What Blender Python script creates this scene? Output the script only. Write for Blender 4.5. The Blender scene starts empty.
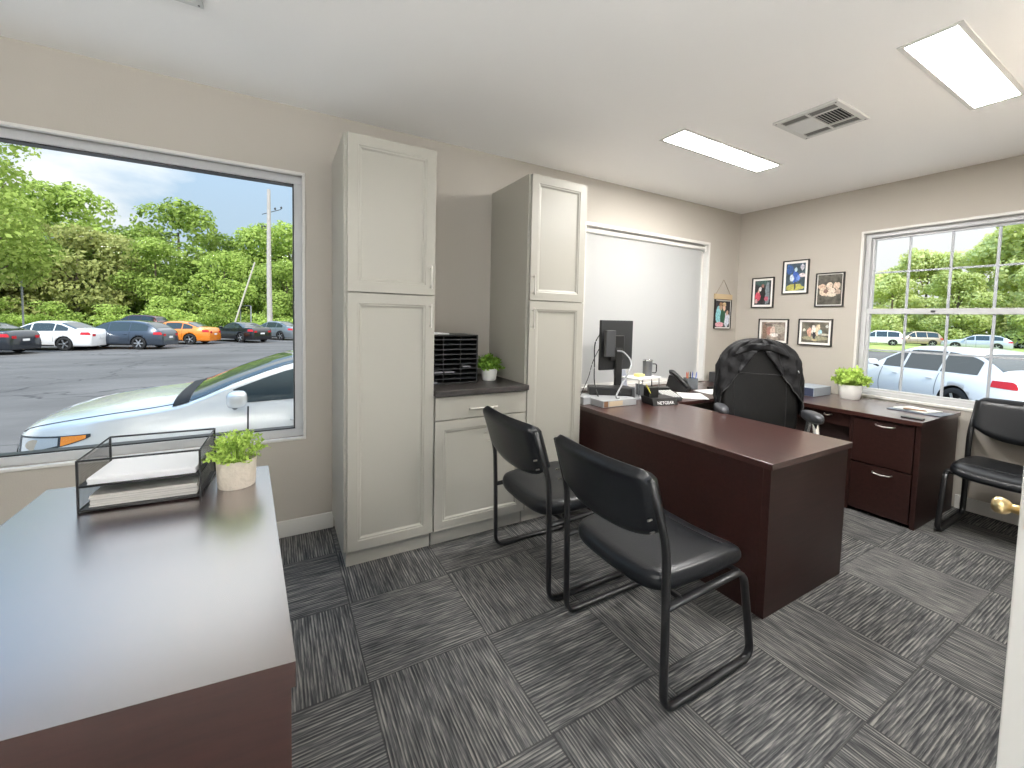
import bpy, bmesh, math, random
from math import sin, cos, pi, radians
from mathutils import Vector, Matrix
R_ = random.Random(7)
SC = bpy.context.scene
COL = SC.collection

# ------------------------------------------------------------------ camera
YAW, PITCH, ROLL, FPX, SY = 0.5179, -0.0548, 0.0228, 414.14, -43.43
f_ = Vector((sin(YAW)*cos(PITCH), cos(YAW)*cos(PITCH), sin(PITCH)))
r_ = Vector((cos(YAW), -sin(YAW), 0)); u_ = r_.cross(f_)
r2 = cos(ROLL)*r_ + sin(ROLL)*u_; u2 = -sin(ROLL)*r_ + cos(ROLL)*u_
cam = bpy.data.cameras.new('camera'); co = bpy.data.objects.new('camera', cam); COL.objects.link(co)
M3 = Matrix((r2, u2, -f_)).transposed()
co.matrix_world = Matrix.Translation((0, 0, 1.35)) @ M3.to_4x4()
cam.sensor_width = 36; cam.lens = FPX/1024*36; cam.shift_y = SY/1024
cam.clip_start = 0.02; cam.clip_end = 600
SC.camera = co

# ------------------------------------------------------------------ world, sun, exposure
SC.view_settings.view_transform = 'Standard'; SC.view_settings.look = 'None'
SC.view_settings.gamma = 1; SC.view_settings.exposure = 0.5; SC.view_settings.use_curve_mapping = False
W = bpy.data.worlds.new('world'); SC.world = W; W.use_nodes = True
nt = W.node_tree; nt.nodes.clear()
def N(nt, t, **k):
    n = nt.nodes.new(t)
    for a, b in k.items(): setattr(n, a, b)
    return n
tc = N(nt, 'ShaderNodeTexCoord'); sx = N(nt, 'ShaderNodeSeparateXYZ'); nt.links.new(tc.outputs['Generated'], sx.inputs[0])
addz = N(nt, 'ShaderNodeMath', operation='ADD'); nt.links.new(sx.outputs['Z'], addz.inputs[0]); addz.inputs[1].default_value = .22
mxz = N(nt, 'ShaderNodeMath', operation='MAXIMUM'); nt.links.new(addz.outputs[0], mxz.inputs[0]); mxz.inputs[1].default_value = .1
dv = N(nt, 'ShaderNodeVectorMath', operation='DIVIDE'); nt.links.new(tc.outputs['Generated'], dv.inputs[0])
cb = N(nt, 'ShaderNodeCombineXYZ'); [nt.links.new(mxz.outputs[0], cb.inputs[i]) for i in range(3)]
nt.links.new(cb.outputs[0], dv.inputs[1])
nz = N(nt, 'ShaderNodeTexNoise'); nz.inputs['Scale'].default_value = 1.15; nz.inputs['Detail'].default_value = 6; nz.inputs['Roughness'].default_value = .55
nt.links.new(dv.outputs[0], nz.inputs['Vector'])
# clouds thicken toward +x (the side of the grid window)
mx = N(nt, 'ShaderNodeMath', operation='MULTIPLY_ADD'); nt.links.new(sx.outputs['X'], mx.inputs[0]); mx.inputs[1].default_value = .28; nt.links.new(nz.outputs['Fac'], mx.inputs[2])
cr = N(nt, 'ShaderNodeValToRGB'); cr.color_ramp.elements[0].position = .44; cr.color_ramp.elements[1].position = .60
nt.links.new(mx.outputs[0], cr.inputs[0])
g = N(nt, 'ShaderNodeValToRGB'); g.color_ramp.elements[0].color = (.66, .82, .95, 1); g.color_ramp.elements[0].position = 0
g.color_ramp.elements[1].color = (.30, .52, .86, 1); g.color_ramp.elements[1].position = .7
nt.links.new(sx.outputs['Z'], g.inputs[0])
mixc = N(nt, 'ShaderNodeMixRGB'); nt.links.new(cr.outputs[0], mixc.inputs[0]); nt.links.new(g.outputs[0], mixc.inputs[1]); mixc.inputs[2].default_value = (1.12, 1.13, 1.14, 1)
bg = N(nt, 'ShaderNodeBackground'); nt.links.new(mixc.outputs[0], bg.inputs[0]); bg.inputs[1].default_value = 1.0
z2 = N(nt, 'ShaderNodeMath', operation='MULTIPLY'); nt.links.new(sx.outputs['Z'], z2.inputs[0]); nt.links.new(sx.outputs['Z'], z2.inputs[1])
st = N(nt, 'ShaderNodeMath', operation='MULTIPLY_ADD'); nt.links.new(z2.outputs[0], st.inputs[0]); st.inputs[1].default_value = 2.2; st.inputs[2].default_value = .62
nt.links.new(st.outputs[0], bg.inputs[1])
wo = N(nt, 'ShaderNodeOutputWorld'); nt.links.new(bg.outputs[0], wo.inputs[0])
sl = bpy.data.lights.new('sun', 'SUN'); sl.energy = 3.0; sl.angle = radians(3); sl.color = (1, .96, .9)
so = bpy.data.objects.new('sun', sl); COL.objects.link(so)
so.rotation_euler = Vector((.40, .60, -.69)).to_track_quat('-Z', 'Y').to_euler()
PANEL_STRENGTH = 76

# ------------------------------------------------------------------ materials
MATS = {}
def mat(name, col, rough=.5, metal=0, spec=.5, coat=0, coatr=.1, coatior=1.5, bump=None, var=None, emit=None, alpha=None):
    """bump=(scale,strength); var=(scale,amount[,stretch xyz]) noise on the colour"""
    if name in MATS: return MATS[name]
    m = bpy.data.materials.new(name); m.use_nodes = True; t = m.node_tree
    b = t.nodes['Principled BSDF']
    c = (*col, 1)
    b.inputs['Base Color'].default_value = c; b.inputs['Roughness'].default_value = rough
    b.inputs['Metallic'].default_value = metal; b.inputs['Specular IOR Level'].default_value = spec
    b.inputs['Coat Weight'].default_value = coat; b.inputs['Coat Roughness'].default_value = coatr; b.inputs['Coat IOR'].default_value = coatior
    tcn = N(t, 'ShaderNodeTexCoord')
    if var:
        mp = N(t, 'ShaderNodeMapping'); t.links.new(tcn.outputs['Object'], mp.inputs[0])
        if len(var) > 2: mp.inputs['Scale'].default_value = var[2]
        n = N(t, 'ShaderNodeTexNoise'); n.inputs['Scale'].default_value = var[0]; n.inputs['Detail'].default_value = 5
        t.links.new(mp.outputs[0], n.inputs['Vector'])
        rr = N(t, 'ShaderNodeValToRGB'); a = var[1]
        rr.color_ramp.elements[0].position = .3; rr.color_ramp.elements[1].position = .7
        rr.color_ramp.elements[0].color = (*[max(0, x*(1-a)) for x in col], 1); rr.color_ramp.elements[1].color = (*[min(1, x*(1+a)) for x in col], 1)
        t.links.new(n.outputs['Fac'], rr.inputs[0]); t.links.new(rr.outputs[0], b.inputs['Base Color'])
    if bump:
        n = N(t, 'ShaderNodeTexNoise'); n.inputs['Scale'].default_value = bump[0]; n.inputs['Detail'].default_value = 4
        t.links.new(tcn.outputs['Object'], n.inputs['Vector'])
        bp = N(t, 'ShaderNodeBump'); bp.inputs['Strength'].default_value = bump[1]; bp.inputs['Distance'].default_value = .01
        t.links.new(n.outputs['Fac'], bp.inputs['Height']); t.links.new(bp.outputs[0], b.inputs['Normal'])
    if emit: b.inputs['Emission Color'].default_value = (*emit[0], 1); b.inputs['Emission Strength'].default_value = emit[1]
    MATS[name] = m; return m
def srgb(r, g, b):
    return tuple(((x/255)/12.92 if x/255 <= .04045 else ((x/255+.055)/1.055)**2.4) for x in (r, g, b))

wallm = mat('wall_paint', (.455, .422, .372), .85, spec=.2, bump=(180, .08))
ceilm = mat('ceiling_paint', (.92, .905, .885), .9, spec=.1, bump=(120, .06))
trimm = mat('white_trim', (.66, .645, .61), .45)
winm = mat('vinyl_window', (.50, .505, .51), .35)
cabm = mat('cabinet_paint', (.385, .37, .322), .34, spec=.5)
cabin = mat('cabinet_shadow_gap', (.10, .09, .07), .8)
steel = mat('brushed_steel', (.62, .60, .56), .28, 1)
chrome = mat('chrome', (.8, .8, .8), .12, 1)
brass = mat('brass', (.80, .62, .33), .28, 1)
woodD = mat('mahogany', (.024, .0085, .0068), .42, spec=.32, coat=.12, coatr=.22, var=(3, .25, (1.5, 22, 22)))
woodT = mat('mahogany_top', (.046, .0155, .012), .36, spec=.4, coat=1, coatr=.20, coatior=1.55, var=(3, .22, (22, 1.5, 22)))
woodL = mat('polished_laminate_top', (.045, .016, .014), .35, coat=1, coatr=.26, coatior=5.5, var=(3, .2, (22, 1.5, 22)))
counterm = mat('dark_counter', (.040, .035, .033), .38, var=(4, .5, (3, 30, 30)))
leather = mat('black_leather', (.009, .010, .012), .28, spec=.28, bump=(160, .08))
leather2 = mat('black_leather_matte', (.006, .006, .006), .40, spec=.22, bump=(120, .1))
blackmet = mat('black_metal', (.010, .010, .011), .34, spec=.5)
blackpl = mat('black_plastic', (.012, .012, .012), .4)
darkpl = mat('dark_grey_plastic', (.045, .047, .05), .45)
greypl = mat('grey_plastic', (.32, .33, .34), .45)
jacketm = mat('black_jacket_fabric', (.007, .007, .008), .55, spec=.25, bump=(14, .9))
zipm = mat('zip_tape', (.045, .045, .045), .5)
paperm = mat('paper_white', (.85, .85, .86), .7)
papers2 = mat('paper_edges', (.55, .53, .50), .7, var=(3, .35, (1, 1, 160)))
whitec = mat('white_ceramic', (.80, .79, .76), .4)
creamc = mat('cream_stoneware', (.56, .50, .42), .75, bump=(90, .5), var=(40, .08))
soilm = mat('potting_soil', (.03, .02, .012), .95, bump=(60, 1))
asph_c = srgb(140, 140, 142)
rubber = mat('tyre_rubber', (.02, .02, .02), .75)
alloy = mat('alloy_wheel', (.55, .56, .58), .3, .8)
carglass = mat('tinted_car_glass', (.035, .05, .055), .05, spec=.8)
undercar = mat('wheel_well', (.012, .012, .012), .9)
redlens = mat('red_lens', (.55, .02, .03), .2)
amber = mat('amber_lens', (.9, .28, .03), .2)
clearlens = mat('clear_lens', (.5, .52, .53), .12, .3)
barkm = mat('bark', (.16, .12, .09), .9, var=(8, .4))
polem = mat('weathered_pole', (.50, .46, .42), .9, var=(4, .2, (8, 8, 1)))

def foliage(name, c1, c2, trans=.35):
    m = bpy.data.materials.new(name); m.use_nodes = True; t = m.node_tree; t.nodes.clear()
    ge = N(t, 'ShaderNodeNewGeometry'); oi = N(t, 'ShaderNodeObjectInfo')
    nz = N(t, 'ShaderNodeTexNoise'); nz.inputs['Scale'].default_value = .5 if 'potted' not in name else 20
    tcx = N(t, 'ShaderNodeTexCoord'); t.links.new(tcx.outputs['Object'], nz.inputs['Vector'])
    a = N(t, 'ShaderNodeMath', operation='MULTIPLY_ADD'); t.links.new(ge.outputs['Random Per Island'], a.inputs[0]); a.inputs[1].default_value = .45; t.links.new(nz.outputs['Fac'], a.inputs[2])
    b = N(t, 'ShaderNodeMath', operation='MULTIPLY_ADD'); t.links.new(oi.outputs['Random'], b.inputs[0]); b.inputs[1].default_value = .35; t.links.new(a.outputs[0], b.inputs[2])
    r = N(t, 'ShaderNodeValToRGB'); r.color_ramp.elements[0].position = .45; r.color_ramp.elements[1].position = 1.1
    r.color_ramp.elements[0].color = (*c1, 1); r.color_ramp.elements[1].color = (*c2, 1)
    t.links.new(b.outputs[0], r.inputs[0])
    d = N(t, 'ShaderNodeBsdfDiffuse'); tr = N(t, 'ShaderNodeBsdfTranslucent'); mx = N(t, 'ShaderNodeMixShader'); mx.inputs[0].default_value = trans
    t.links.new(r.outputs[0], d.inputs[0]); t.links.new(r.outputs[0], tr.inputs[0]); t.links.new(d.outputs[0], mx.inputs[1]); t.links.new(tr.outputs[0], mx.inputs[2])
    o = N(t, 'ShaderNodeOutputMaterial'); t.links.new(mx.outputs[0], o.inputs[0]); return m
leafA = foliage('tree_leaves_green', (.13, .20, .035), (.46, .58, .15))
leafB = foliage('tree_leaves_olive', (.15, .18, .045), (.45, .47, .17))
leafC = foliage('tree_leaves_overexposed', (.34, .40, .10), (.80, .85, .40))  # overexposure and glass haze put into the leaf colour
leafP = foliage('potted_leaves', (.16, .30, .03), (.60, .78, .20), .3)
leafQ = foliage('potted_leaves_dark', (.06, .16, .02), (.25, .42, .07), .3)

def glassm():
    m = bpy.data.materials.new('window_glass'); m.use_nodes = True; t = m.node_tree; t.nodes.clear()
    fr = N(t, 'ShaderNodeFresnel'); fr.inputs[0].default_value = 1.45
    tr = N(t, 'ShaderNodeBsdfTransparent'); tr.inputs[0].default_value = (.97, .98, .975, 1); gl = N(t, 'ShaderNodeBsdfGlossy'); gl.inputs['Roughness'].default_value = .0
    sc = N(t, 'ShaderNodeMath', operation='MULTIPLY'); sc.inputs[1].default_value = .05; t.links.new(fr.outputs[0], sc.inputs[0])
    mx = N(t, 'ShaderNodeMixShader'); t.links.new(sc.outputs[0], mx.inputs[0]); t.links.new(tr.outputs[0], mx.inputs[1]); t.links.new(gl.outputs[0], mx.inputs[2])
    o = N(t, 'ShaderNodeOutputMaterial'); t.links.new(mx.outputs[0], o.inputs[0]); return m
GLASS = glassm()
def shadem():
    m = bpy.data.materials.new('roller_shade_fabric'); m.use_nodes = True; t = m.node_tree; t.nodes.clear()
    d = N(t, 'ShaderNodeBsdfDiffuse'); d.inputs[0].default_value = (.70, .695, .68, 1); tr = N(t, 'ShaderNodeBsdfTranslucent'); tr.inputs[0].default_value = (.50, .50, .49, 1)
    mx = N(t, 'ShaderNodeMixShader'); mx.inputs[0].default_value = .5; t.links.new(d.outputs[0], mx.inputs[1]); t.links.new(tr.outputs[0], mx.inputs[2])
    o = N(t, 'ShaderNodeOutputMaterial'); t.links.new(mx.outputs[0], o.inputs[0]); return m
SHADE = shadem()
def carpet():
    m = bpy.data.materials.new('carpet_tiles'); m.use_nodes = True; t = m.node_tree; b = t.nodes['Principled BSDF']; L = t.links.new
    g = N(t, 'ShaderNodeNewGeometry'); s = N(t, 'ShaderNodeSeparateXYZ'); L(g.outputs['Position'], s.inputs[0])
    def mth(op, a, bb, c=None):
        n = N(t, 'ShaderNodeMath', operation=op)
        for i, v in enumerate([a, bb] + ([c] if c is not None else [])):
            if v is None: continue
            if isinstance(v, (int, float)): n.inputs[i].default_value = v
            else: L(v, n.inputs[i])
        return n.outputs[0]
    X = mth('DIVIDE', mth('SUBTRACT', s.outputs[0], .287), .484); Y = mth('DIVIDE', mth('SUBTRACT', s.outputs[1], 1.505), .476)
    fx = mth('FLOOR', X, None); fy = mth('FLOOR', Y, None)
    par = mth('FLOORED_MODULO', mth('ADD', fx, fy), 2)
    rnd = N(t, 'ShaderNodeTexWhiteNoise', noise_dimensions='2D'); cv = N(t, 'ShaderNodeCombineXYZ'); L(fx, cv.inputs[0]); L(fy, cv.inputs[1]); L(cv.outputs[0], rnd.inputs['Vector'])
    def streak(kx, ky):
        c = N(t, 'ShaderNodeCombineXYZ'); L(mth('MULTIPLY', s.outputs[0], kx), c.inputs[0]); L(mth('MULTIPLY', s.outputs[1], ky), c.inputs[1]); L(mth('MULTIPLY', rnd.outputs['Value'], 50), c.inputs[2])
        n = N(t, 'ShaderNodeTexNoise'); n.inputs['Scale'].default_value = 1; n.inputs['Detail'].default_value = 3; n.inputs['Roughness'].default_value = .65; L(c.outputs[0], n.inputs['Vector']); return n.outputs['Fac']
    a = streak(7, 150); c = streak(150, 7)
    mix = N(t, 'ShaderNodeMix', data_type='FLOAT'); L(par, mix.inputs[0]); L(a, mix.inputs[2]); L(c, mix.inputs[3])
    def lines(c, n): return mth('SINE', mth('MULTIPLY_ADD', c, 2*pi/.0118, mth('MULTIPLY', n, 5.0)), None)
    lm = N(t, 'ShaderNodeMix', data_type='FLOAT'); L(par, lm.inputs[0]); L(lines(s.outputs[1], a), lm.inputs[2]); L(lines(s.outputs[0], c), lm.inputs[3])
    tone = mth('MULTIPLY_ADD', lm.outputs[0], .085, mth('MULTIPLY_ADD', rnd.outputs['Value'], .05, mix.outputs[0]))
    r = N(t, 'ShaderNodeValToRGB'); e = r.color_ramp.elements; e[0].position = .36; e[0].color = (.034, .035, .037, 1); e[1].position = .75; e[1].color = (.25, .24, .22, 1)
    k = e.new(.53); k.color = (.085, .085, .085, 1)
    L(tone, r.inputs[0])
    # seams between tiles
    def seam(v):
        fr = mth('FRACT', v, None); return mth('LESS_THAN', mth('MINIMUM', fr, mth('SUBTRACT', 1, fr)), .006)
    sm = mth('MAXIMUM', seam(X), seam(Y)); mc = N(t, 'ShaderNodeMixRGB'); L(mth('MULTIPLY', sm, .6), mc.inputs[0]); L(r.outputs[0], mc.inputs[1]); mc.inputs[2].default_value = (.03, .03, .03, 1)
    L(mc.outputs[0], b.inputs['Base Color']); b.inputs['Roughness'].default_value = .95; b.inputs['Specular IOR Level'].default_value = .15
    bp = N(t, 'ShaderNodeBump'); bp.inputs['Strength'].default_value = .6; bp.inputs['Distance'].default_value = .006; L(mix.outputs[0], bp.inputs['Height']); L(bp.outputs[0], b.inputs['Normal'])
    return m
def asphalt():
    m = bpy.data.materials.new('asphalt'); m.use_nodes = True; t = m.node_tree; b = t.nodes['Principled BSDF']; L = t.links.new
    tcx = N(t, 'ShaderNodeTexCoord'); n = N(t, 'ShaderNodeTexNoise'); n.inputs['Scale'].default_value = .35; n.inputs['Detail'].default_value = 8; n.inputs['Roughness'].default_value = .65
    mp = N(t, 'ShaderNodeMapping'); mp.inputs['Scale'].default_value = (.5, 1.4, 1); L(tcx.outputs['Object'], mp.inputs[0]); L(mp.outputs[0], n.inputs['Vector'])
    r = N(t, 'ShaderNodeValToRGB'); e = r.color_ramp.elements; e[0].position = .35; e[0].color = (.082, .077, .073, 1); e[1].position = .65; e[1].color = (.145, .137, .13, 1); L(n.outputs['Fac'], r.inputs[0])
    v = N(t, 'ShaderNodeTexVoronoi', feature='DISTANCE_TO_EDGE'); v.inputs['Scale'].default_value = .28; n2 = N(t, 'ShaderNodeTexNoise'); n2.inputs['Scale'].default_value = 1.2; n2.inputs['Detail'].default_value = 5
    L(tcx.outputs['Object'], n2.inputs['Vector']); ad = N(t, 'ShaderNodeVectorMath', operation='ADD'); L(tcx.outputs['Object'], ad.inputs[0]); L(n2.outputs['Color'], ad.inputs[1]); L(ad.outputs[0], v.inputs['Vector'])
    r2 = N(t, 'ShaderNodeValToRGB'); r2.color_ramp.elements[0].color = (.35, .35, .35, 1); r2.color_ramp.elements[1].position = .012; r2.color_ramp.elements[1].color = (1, 1, 1, 1); L(v.outputs['Distance'], r2.inputs[0])
    mm = N(t, 'ShaderNodeMixRGB', blend_type='MULTIPLY'); mm.inputs[0].default_value = 1; L(r.outputs[0], mm.inputs[1]); L(r2.outputs[0], mm.inputs[2])
    L(mm.outputs[0], b.inputs['Base Color']); b.inputs['Roughness'].default_value = .9; return m
CARPET = carpet(); ASPH = asphalt()

# ------------------------------------------------------------------ mesh helpers
class MB:
    def __init__(s): s.v = []; s.f = []; s.m = []; s.sm = []
    def add(s, vs, fs, m=0, sm=False, T=None):
        o = len(s.v); s.v += [tuple(T @ Vector(p)) if T else tuple(p) for p in vs]
        for f in fs: s.f.append([i+o for i in f]); s.m.append(m); s.sm.append(sm)
    def box(s, x0, x1, y0, y1, z0, z1, m=0, T=None):
        s.add([(x0, y0, z0), (x1, y0, z0), (x1, y1, z0), (x0, y1, z0), (x0, y0, z1), (x1, y0, z1), (x1, y1, z1), (x0, y1, z1)],
              [(0, 3, 2, 1), (4, 5, 6, 7), (0, 1, 5, 4), (1, 2, 6, 5), (2, 3, 7, 6), (3, 0, 4, 7)], m, False, T); return s
    def poly(s, pts, m=0, T=None): s.add(pts, [list(range(len(pts)))], m, False, T); return s
    def prism(s, pts, d, m=0, T=None, sm=False):
        """pts 3d polygon extruded by vector d"""
        n = len(pts); d = Vector(d); vs = [Vector(p) for p in pts] + [Vector(p)+d for p in pts]
        s.add(vs, [list(range(n))[::-1], list(range(n, 2*n))], m, False, T); s.add(vs, [(i, (i+1) % n, n+(i+1) % n, n+i) for i in range(n)], m, sm, T); return s
    def tube(s, pts, r, n=8, m=0, closed=False, T=None, rx=None, up=(0, 0, 1), sm=True):
        """sweep of a circle (or ellipse r x rx, rx along 'up'-perpendicular side) along pts"""
        pts = [Vector(p) for p in pts]; k = len(pts); vs = []; rads = r if isinstance(r, (list, tuple)) else [r]*k
        for i, p in enumerate(pts):
            if closed: t = pts[(i+1) % k]-pts[i-1]
            else: t = pts[min(i+1, k-1)]-pts[max(i-1, 0)]
            t.normalize(); uu = Vector(up)
            if abs(t.dot(uu)) > .96: uu = Vector((1, 0, 0)) if abs(t.x) < .9 else Vector((0, 1, 0))
            a = t.cross(uu).normalized(); b = a.cross(t)
            for j in range(n):
                th = 2*pi*(j+.5)/n; vs.append(p + a*(rx or rads[i])*cos(th) + b*rads[i]*sin(th))
        fs = []
        for i in range(k if closed else k-1):
            for j in range(n): fs.append((i*n+j, i*n+(j+1) % n, ((i+1) % k)*n+(j+1) % n, ((i+1) % k)*n+j))
        s.add(vs, fs, m, sm, T)
        if not closed: s.add([vs[j] for j in range(n)], [list(range(n))[::-1]], m, False, T); s.add([vs[(k-1)*n+j] for j in range(n)], [list(range(n))], m, False, T)
        return s
    def lathe(s, prof, n=32, m=0, T=None, sm=True, caps=True):
        k = len(prof); vs = [(r*cos(2*pi*j/n), r*sin(2*pi*j/n), z) for r, z in prof for j in range(n)]
        fs = [(i*n+j, i*n+(j+1) % n, (i+1)*n+(j+1) % n, (i+1)*n+j) for i in range(k-1) for j in range(n)]
        s.add(vs, fs, m, sm, T)
        if caps: s.add([vs[j] for j in range(n)], [list(range(n))[::-1]], m, False, T); s.add(vs[(k-1)*n:], [list(range(n))], m, False, T)
        return s
    def grid(s, fn, nu, nv, m=0, T=None, sm=True, closeu=False):
        vs = [fn(i/nu, j/nv) for i in range(nu+1) for j in range(nv+1)]
        s.add(vs, [(i*(nv+1)+j, (i+1)*(nv+1)+j, (i+1)*(nv+1)+j+1, i*(nv+1)+j+1) for i in range(nu) for j in range(nv)], m, sm, T); return s
    def build(s, name, mats, parent=None, bevel=0, seg=2, solid=0, sub=0, angle=35):
        me = bpy.data.meshes.new(name); me.from_pydata(s.v, [], s.f)
        for mm in (mats if isinstance(mats, (list, tuple)) else [mats]): me.materials.append(mm)
        me.polygons.foreach_set('material_index', s.m); me.polygons.foreach_set('use_smooth', s.sm); me.update()
        o = bpy.data.objects.new(name, me); COL.objects.link(o)
        if parent is not None:
            o.parent = parent
            if parent.get('_w'): o.matrix_parent_inverse = Matrix.Translation(-Vector(parent['_w']))
        if bevel:
            b = o.modifiers.new('bevel', 'BEVEL'); b.width = bevel; b.segments = seg; b.limit_method = 'ANGLE'; b.angle_limit = radians(angle)
        if solid: q = o.modifiers.new('solid', 'SOLIDIFY'); q.thickness = solid; q.offset = 0
        if sub: q = o.modifiers.new('sub', 'SUBSURF'); q.levels = sub; q.render_levels = sub
        return o
WORLDLOC = []
def thing(name, label, cat, loc=(0, 0, 0), rz=0, group=None, world=False):
    o = bpy.data.objects.new(name, None); COL.objects.link(o); o.location = loc; o.rotation_euler = (0, 0, rz); o.empty_display_size = .1
    o['label'] = label; o['category'] = cat
    if group: o['group'] = group
    if world: o['_w'] = tuple(loc); WORLDLOC.append(o)
    return o
def tag(o, label, cat, group=None):
    o['label'] = label; o['category'] = cat
    if group: o['group'] = group
    return o
def struct(o): o['kind'] = 'structure'; return o
def copy_tree(o, parent=None):
    c = o.copy(); COL.objects.link(c)
    if parent is not None: c.parent = parent
    for ch in list(o.children): copy_tree(ch, c)
    return c
def TR(x=0, y=0, z=0, rz=0, rx=0, ry=0):
    return Matrix.Translation((x, y, z)) @ Matrix.Rotation(rz, 4, 'Z') @ Matrix.Rotation(ry, 4, 'Y') @ Matrix.Rotation(rx, 4, 'X')
def ring_frame(mb, a0, a1, z0, z1, w, d0, d1, axis, m=0, wb=None):
    """rectangular frame of width w; axis 'y': lies in plane y (a = x), axis 'x': a = y"""
    wb = w if wb is None else wb
    for (p, q, r, s) in ((a0, a1, z1-w, z1), (a0, a1, z0, z0+wb), (a0, a0+w, z0+wb, z1-w), (a1-w, a1, z0+wb, z1-w)):
        if axis == 'y': mb.box(p, q, d0, d1, r, s, m)
        else: mb.box(d0, d1, p, q, r, s, m)

# ------------------------------------------------------------------ room shell
D, WX, CZ = 2.781, 4.444, 2.542
XL, YB = -2.75, -1.9
TH = .16
W1 = (-2.2, .141, .596, 2.161); W2 = (2.27, 3.905, .755, 2.155); W3 = (.60, 1.665, .752, 2.150)
def wall_y(name, y0, y1, x0, x1, ops):
    mb = MB(); x = x0
    for (a, b, c, d) in ops:
        mb.box(x, a, y0, y1, 0, CZ); mb.box(a, b, y0, y1, 0, c); mb.box(a, b, y0, y1, d, CZ); x = b
    mb.box(x, x1, y0, y1, 0, CZ); return struct(mb.build(name, wallm))
wall_y('wall_left', D, D+TH, XL-TH, WX+TH, [W1, W2])
mb = MB(); a, b, c, d = W3
mb.box(WX, WX+TH, .1, a, 0, CZ); mb.box(WX, WX+TH, a, b, 0, c); mb.box(WX, WX+TH, a, b, d, CZ); mb.box(WX, WX+TH, b, D, 0, CZ)
struct(mb.build('wall_right', wallm))
struct(MB().box(2.23, WX, .12, .27, 0, CZ).build('wall_front', wallm))
struct(MB().box(2.23, 2.39, YB, .12, 0, CZ).build('wall_hall', wallm))
whitew = mat('bounce_white_paint', (.84, .83, .80), .8)  # unseen walls whitened to bounce light onto the ceiling
W4 = (-2.5, 2.0, .08, 2.3)
mb = MB(); a, b, c, d = W4
mb.box(XL-TH, a, YB-TH, YB, 0, CZ).box(a, b, YB-TH, YB, 0, c).box(a, b, YB-TH, YB, d, CZ).box(b, 2.39, YB-TH, YB, 0, CZ); struct(mb.build('wall_back', whitew))
mb = MB(); ring_frame(mb, a, b, c, d, .05, YB-.12, YB-.04, 'y')
for xx in (-1.0, .5): mb.box(xx-.025, xx+.025, YB-.12, YB-.04, c, d)
w4 = struct(mb.build('added_storefront', winm)); MB().box(a+.05, b-.05, YB-.085, YB-.079, c+.05, d-.05).build('pane', GLASS, w4)  # storefront added out of view to bring in more daylight
struct(MB().box(-8, 8, -9, YB-TH-.001, -.75, -.03).build('bounce_slab', mat('bounce_concrete', (.66, .64, .61), .9, var=(3, .15))))  # bright slab added out of view, reflecting sun up through the storefront
struct(MB().box(XL-TH, XL, YB, D, 0, CZ).build('wall_far_left', whitew))
struct(MB().box(XL-TH, WX+TH, 0.0, D+TH, -.12, 0).build('floor', CARPET)); struct(MB().box(XL-TH, WX+TH, YB-TH, 0.0, -.12, 0).build('floor_bounce', mat('bounce_floor_tile', (.74, .72, .68), .5, var=(2, .06))))  # unseen floor behind the camera made pale to throw light upward
struct(MB().box(XL-TH, WX+TH, YB-TH, D+TH, CZ, CZ+.15).build('ceiling', ceilm))
stucco = mat('exterior_stucco', (.50, .44, .36), .9, bump=(40, .4))
mb = MB(); e = .03; y0, y1 = D+TH, D+TH+e; x = XL-TH-.3
for (a, b, c, d) in (W1, W2):
    mb.box(x, a, y0, y1, -.8, CZ+.4); mb.box(a, b, y0, y1, -.8, c); mb.box(a, b, y0, y1, d, CZ+.4); x = b
mb.box(x, WX+TH+e, y0, y1, -.8, CZ+.4)
struct(mb.build('wall_exterior_left', stucco))
mb = MB(); a, b, c, d = W3; x0, x1 = WX+TH, WX+TH+e
mb.box(x0, x1, -3, a, -.8, CZ+.4); mb.box(x0, x1, a, b, -.8, c); mb.box(x0, x1, a, b, d, CZ+.4); mb.box(x0, x1, b, D+TH, -.8, CZ+.4)
struct(mb.build('wall_exterior_right', stucco))
# baseboards
def bb(name, x0, x1, y0, y1): struct(MB().box(x0, x1, y0, y1, 0, .10).build(name, trimm, bevel=.004))
bb('baseboard_left', XL, .305, D-.016, D); bb('baseboard_right', WX-.016, WX, .27, .99); bb('baseboard_front', 2.39, WX-.016, .27, .286)

# window 1: big picture window
w = struct(MB().box(0, 0, 0, 0, 0, 0).build('window_1', winm)) if False else None
def window_root(name, mb, m): return struct(mb.build(name, m, bevel=.003))
mb = MB(); a, b, c, d = W1; ring_frame(mb, a, b, c, d, .045, D+.045, D+.13, 'y')
w1 = window_root('window_1', mb, winm)
mb = MB(); ring_frame(mb, a-.012, b+.012, c-.012, d+.012, .016, D-.008, D+.02, 'y'); mb.build('window_trim', trimm, w1, bevel=.003)
mb = MB(); ring_frame(mb, a+.045, b-.045, c+.045, d-.045, .007, D+.055, D+.11, 'y'); mb.build('gasket', blackpl, w1)
mb = MB(); mb.box(a+.05, b-.05, D+.085, D+.091, c+.05, d-.05); mb.build('pane', GLASS, w1)
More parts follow.
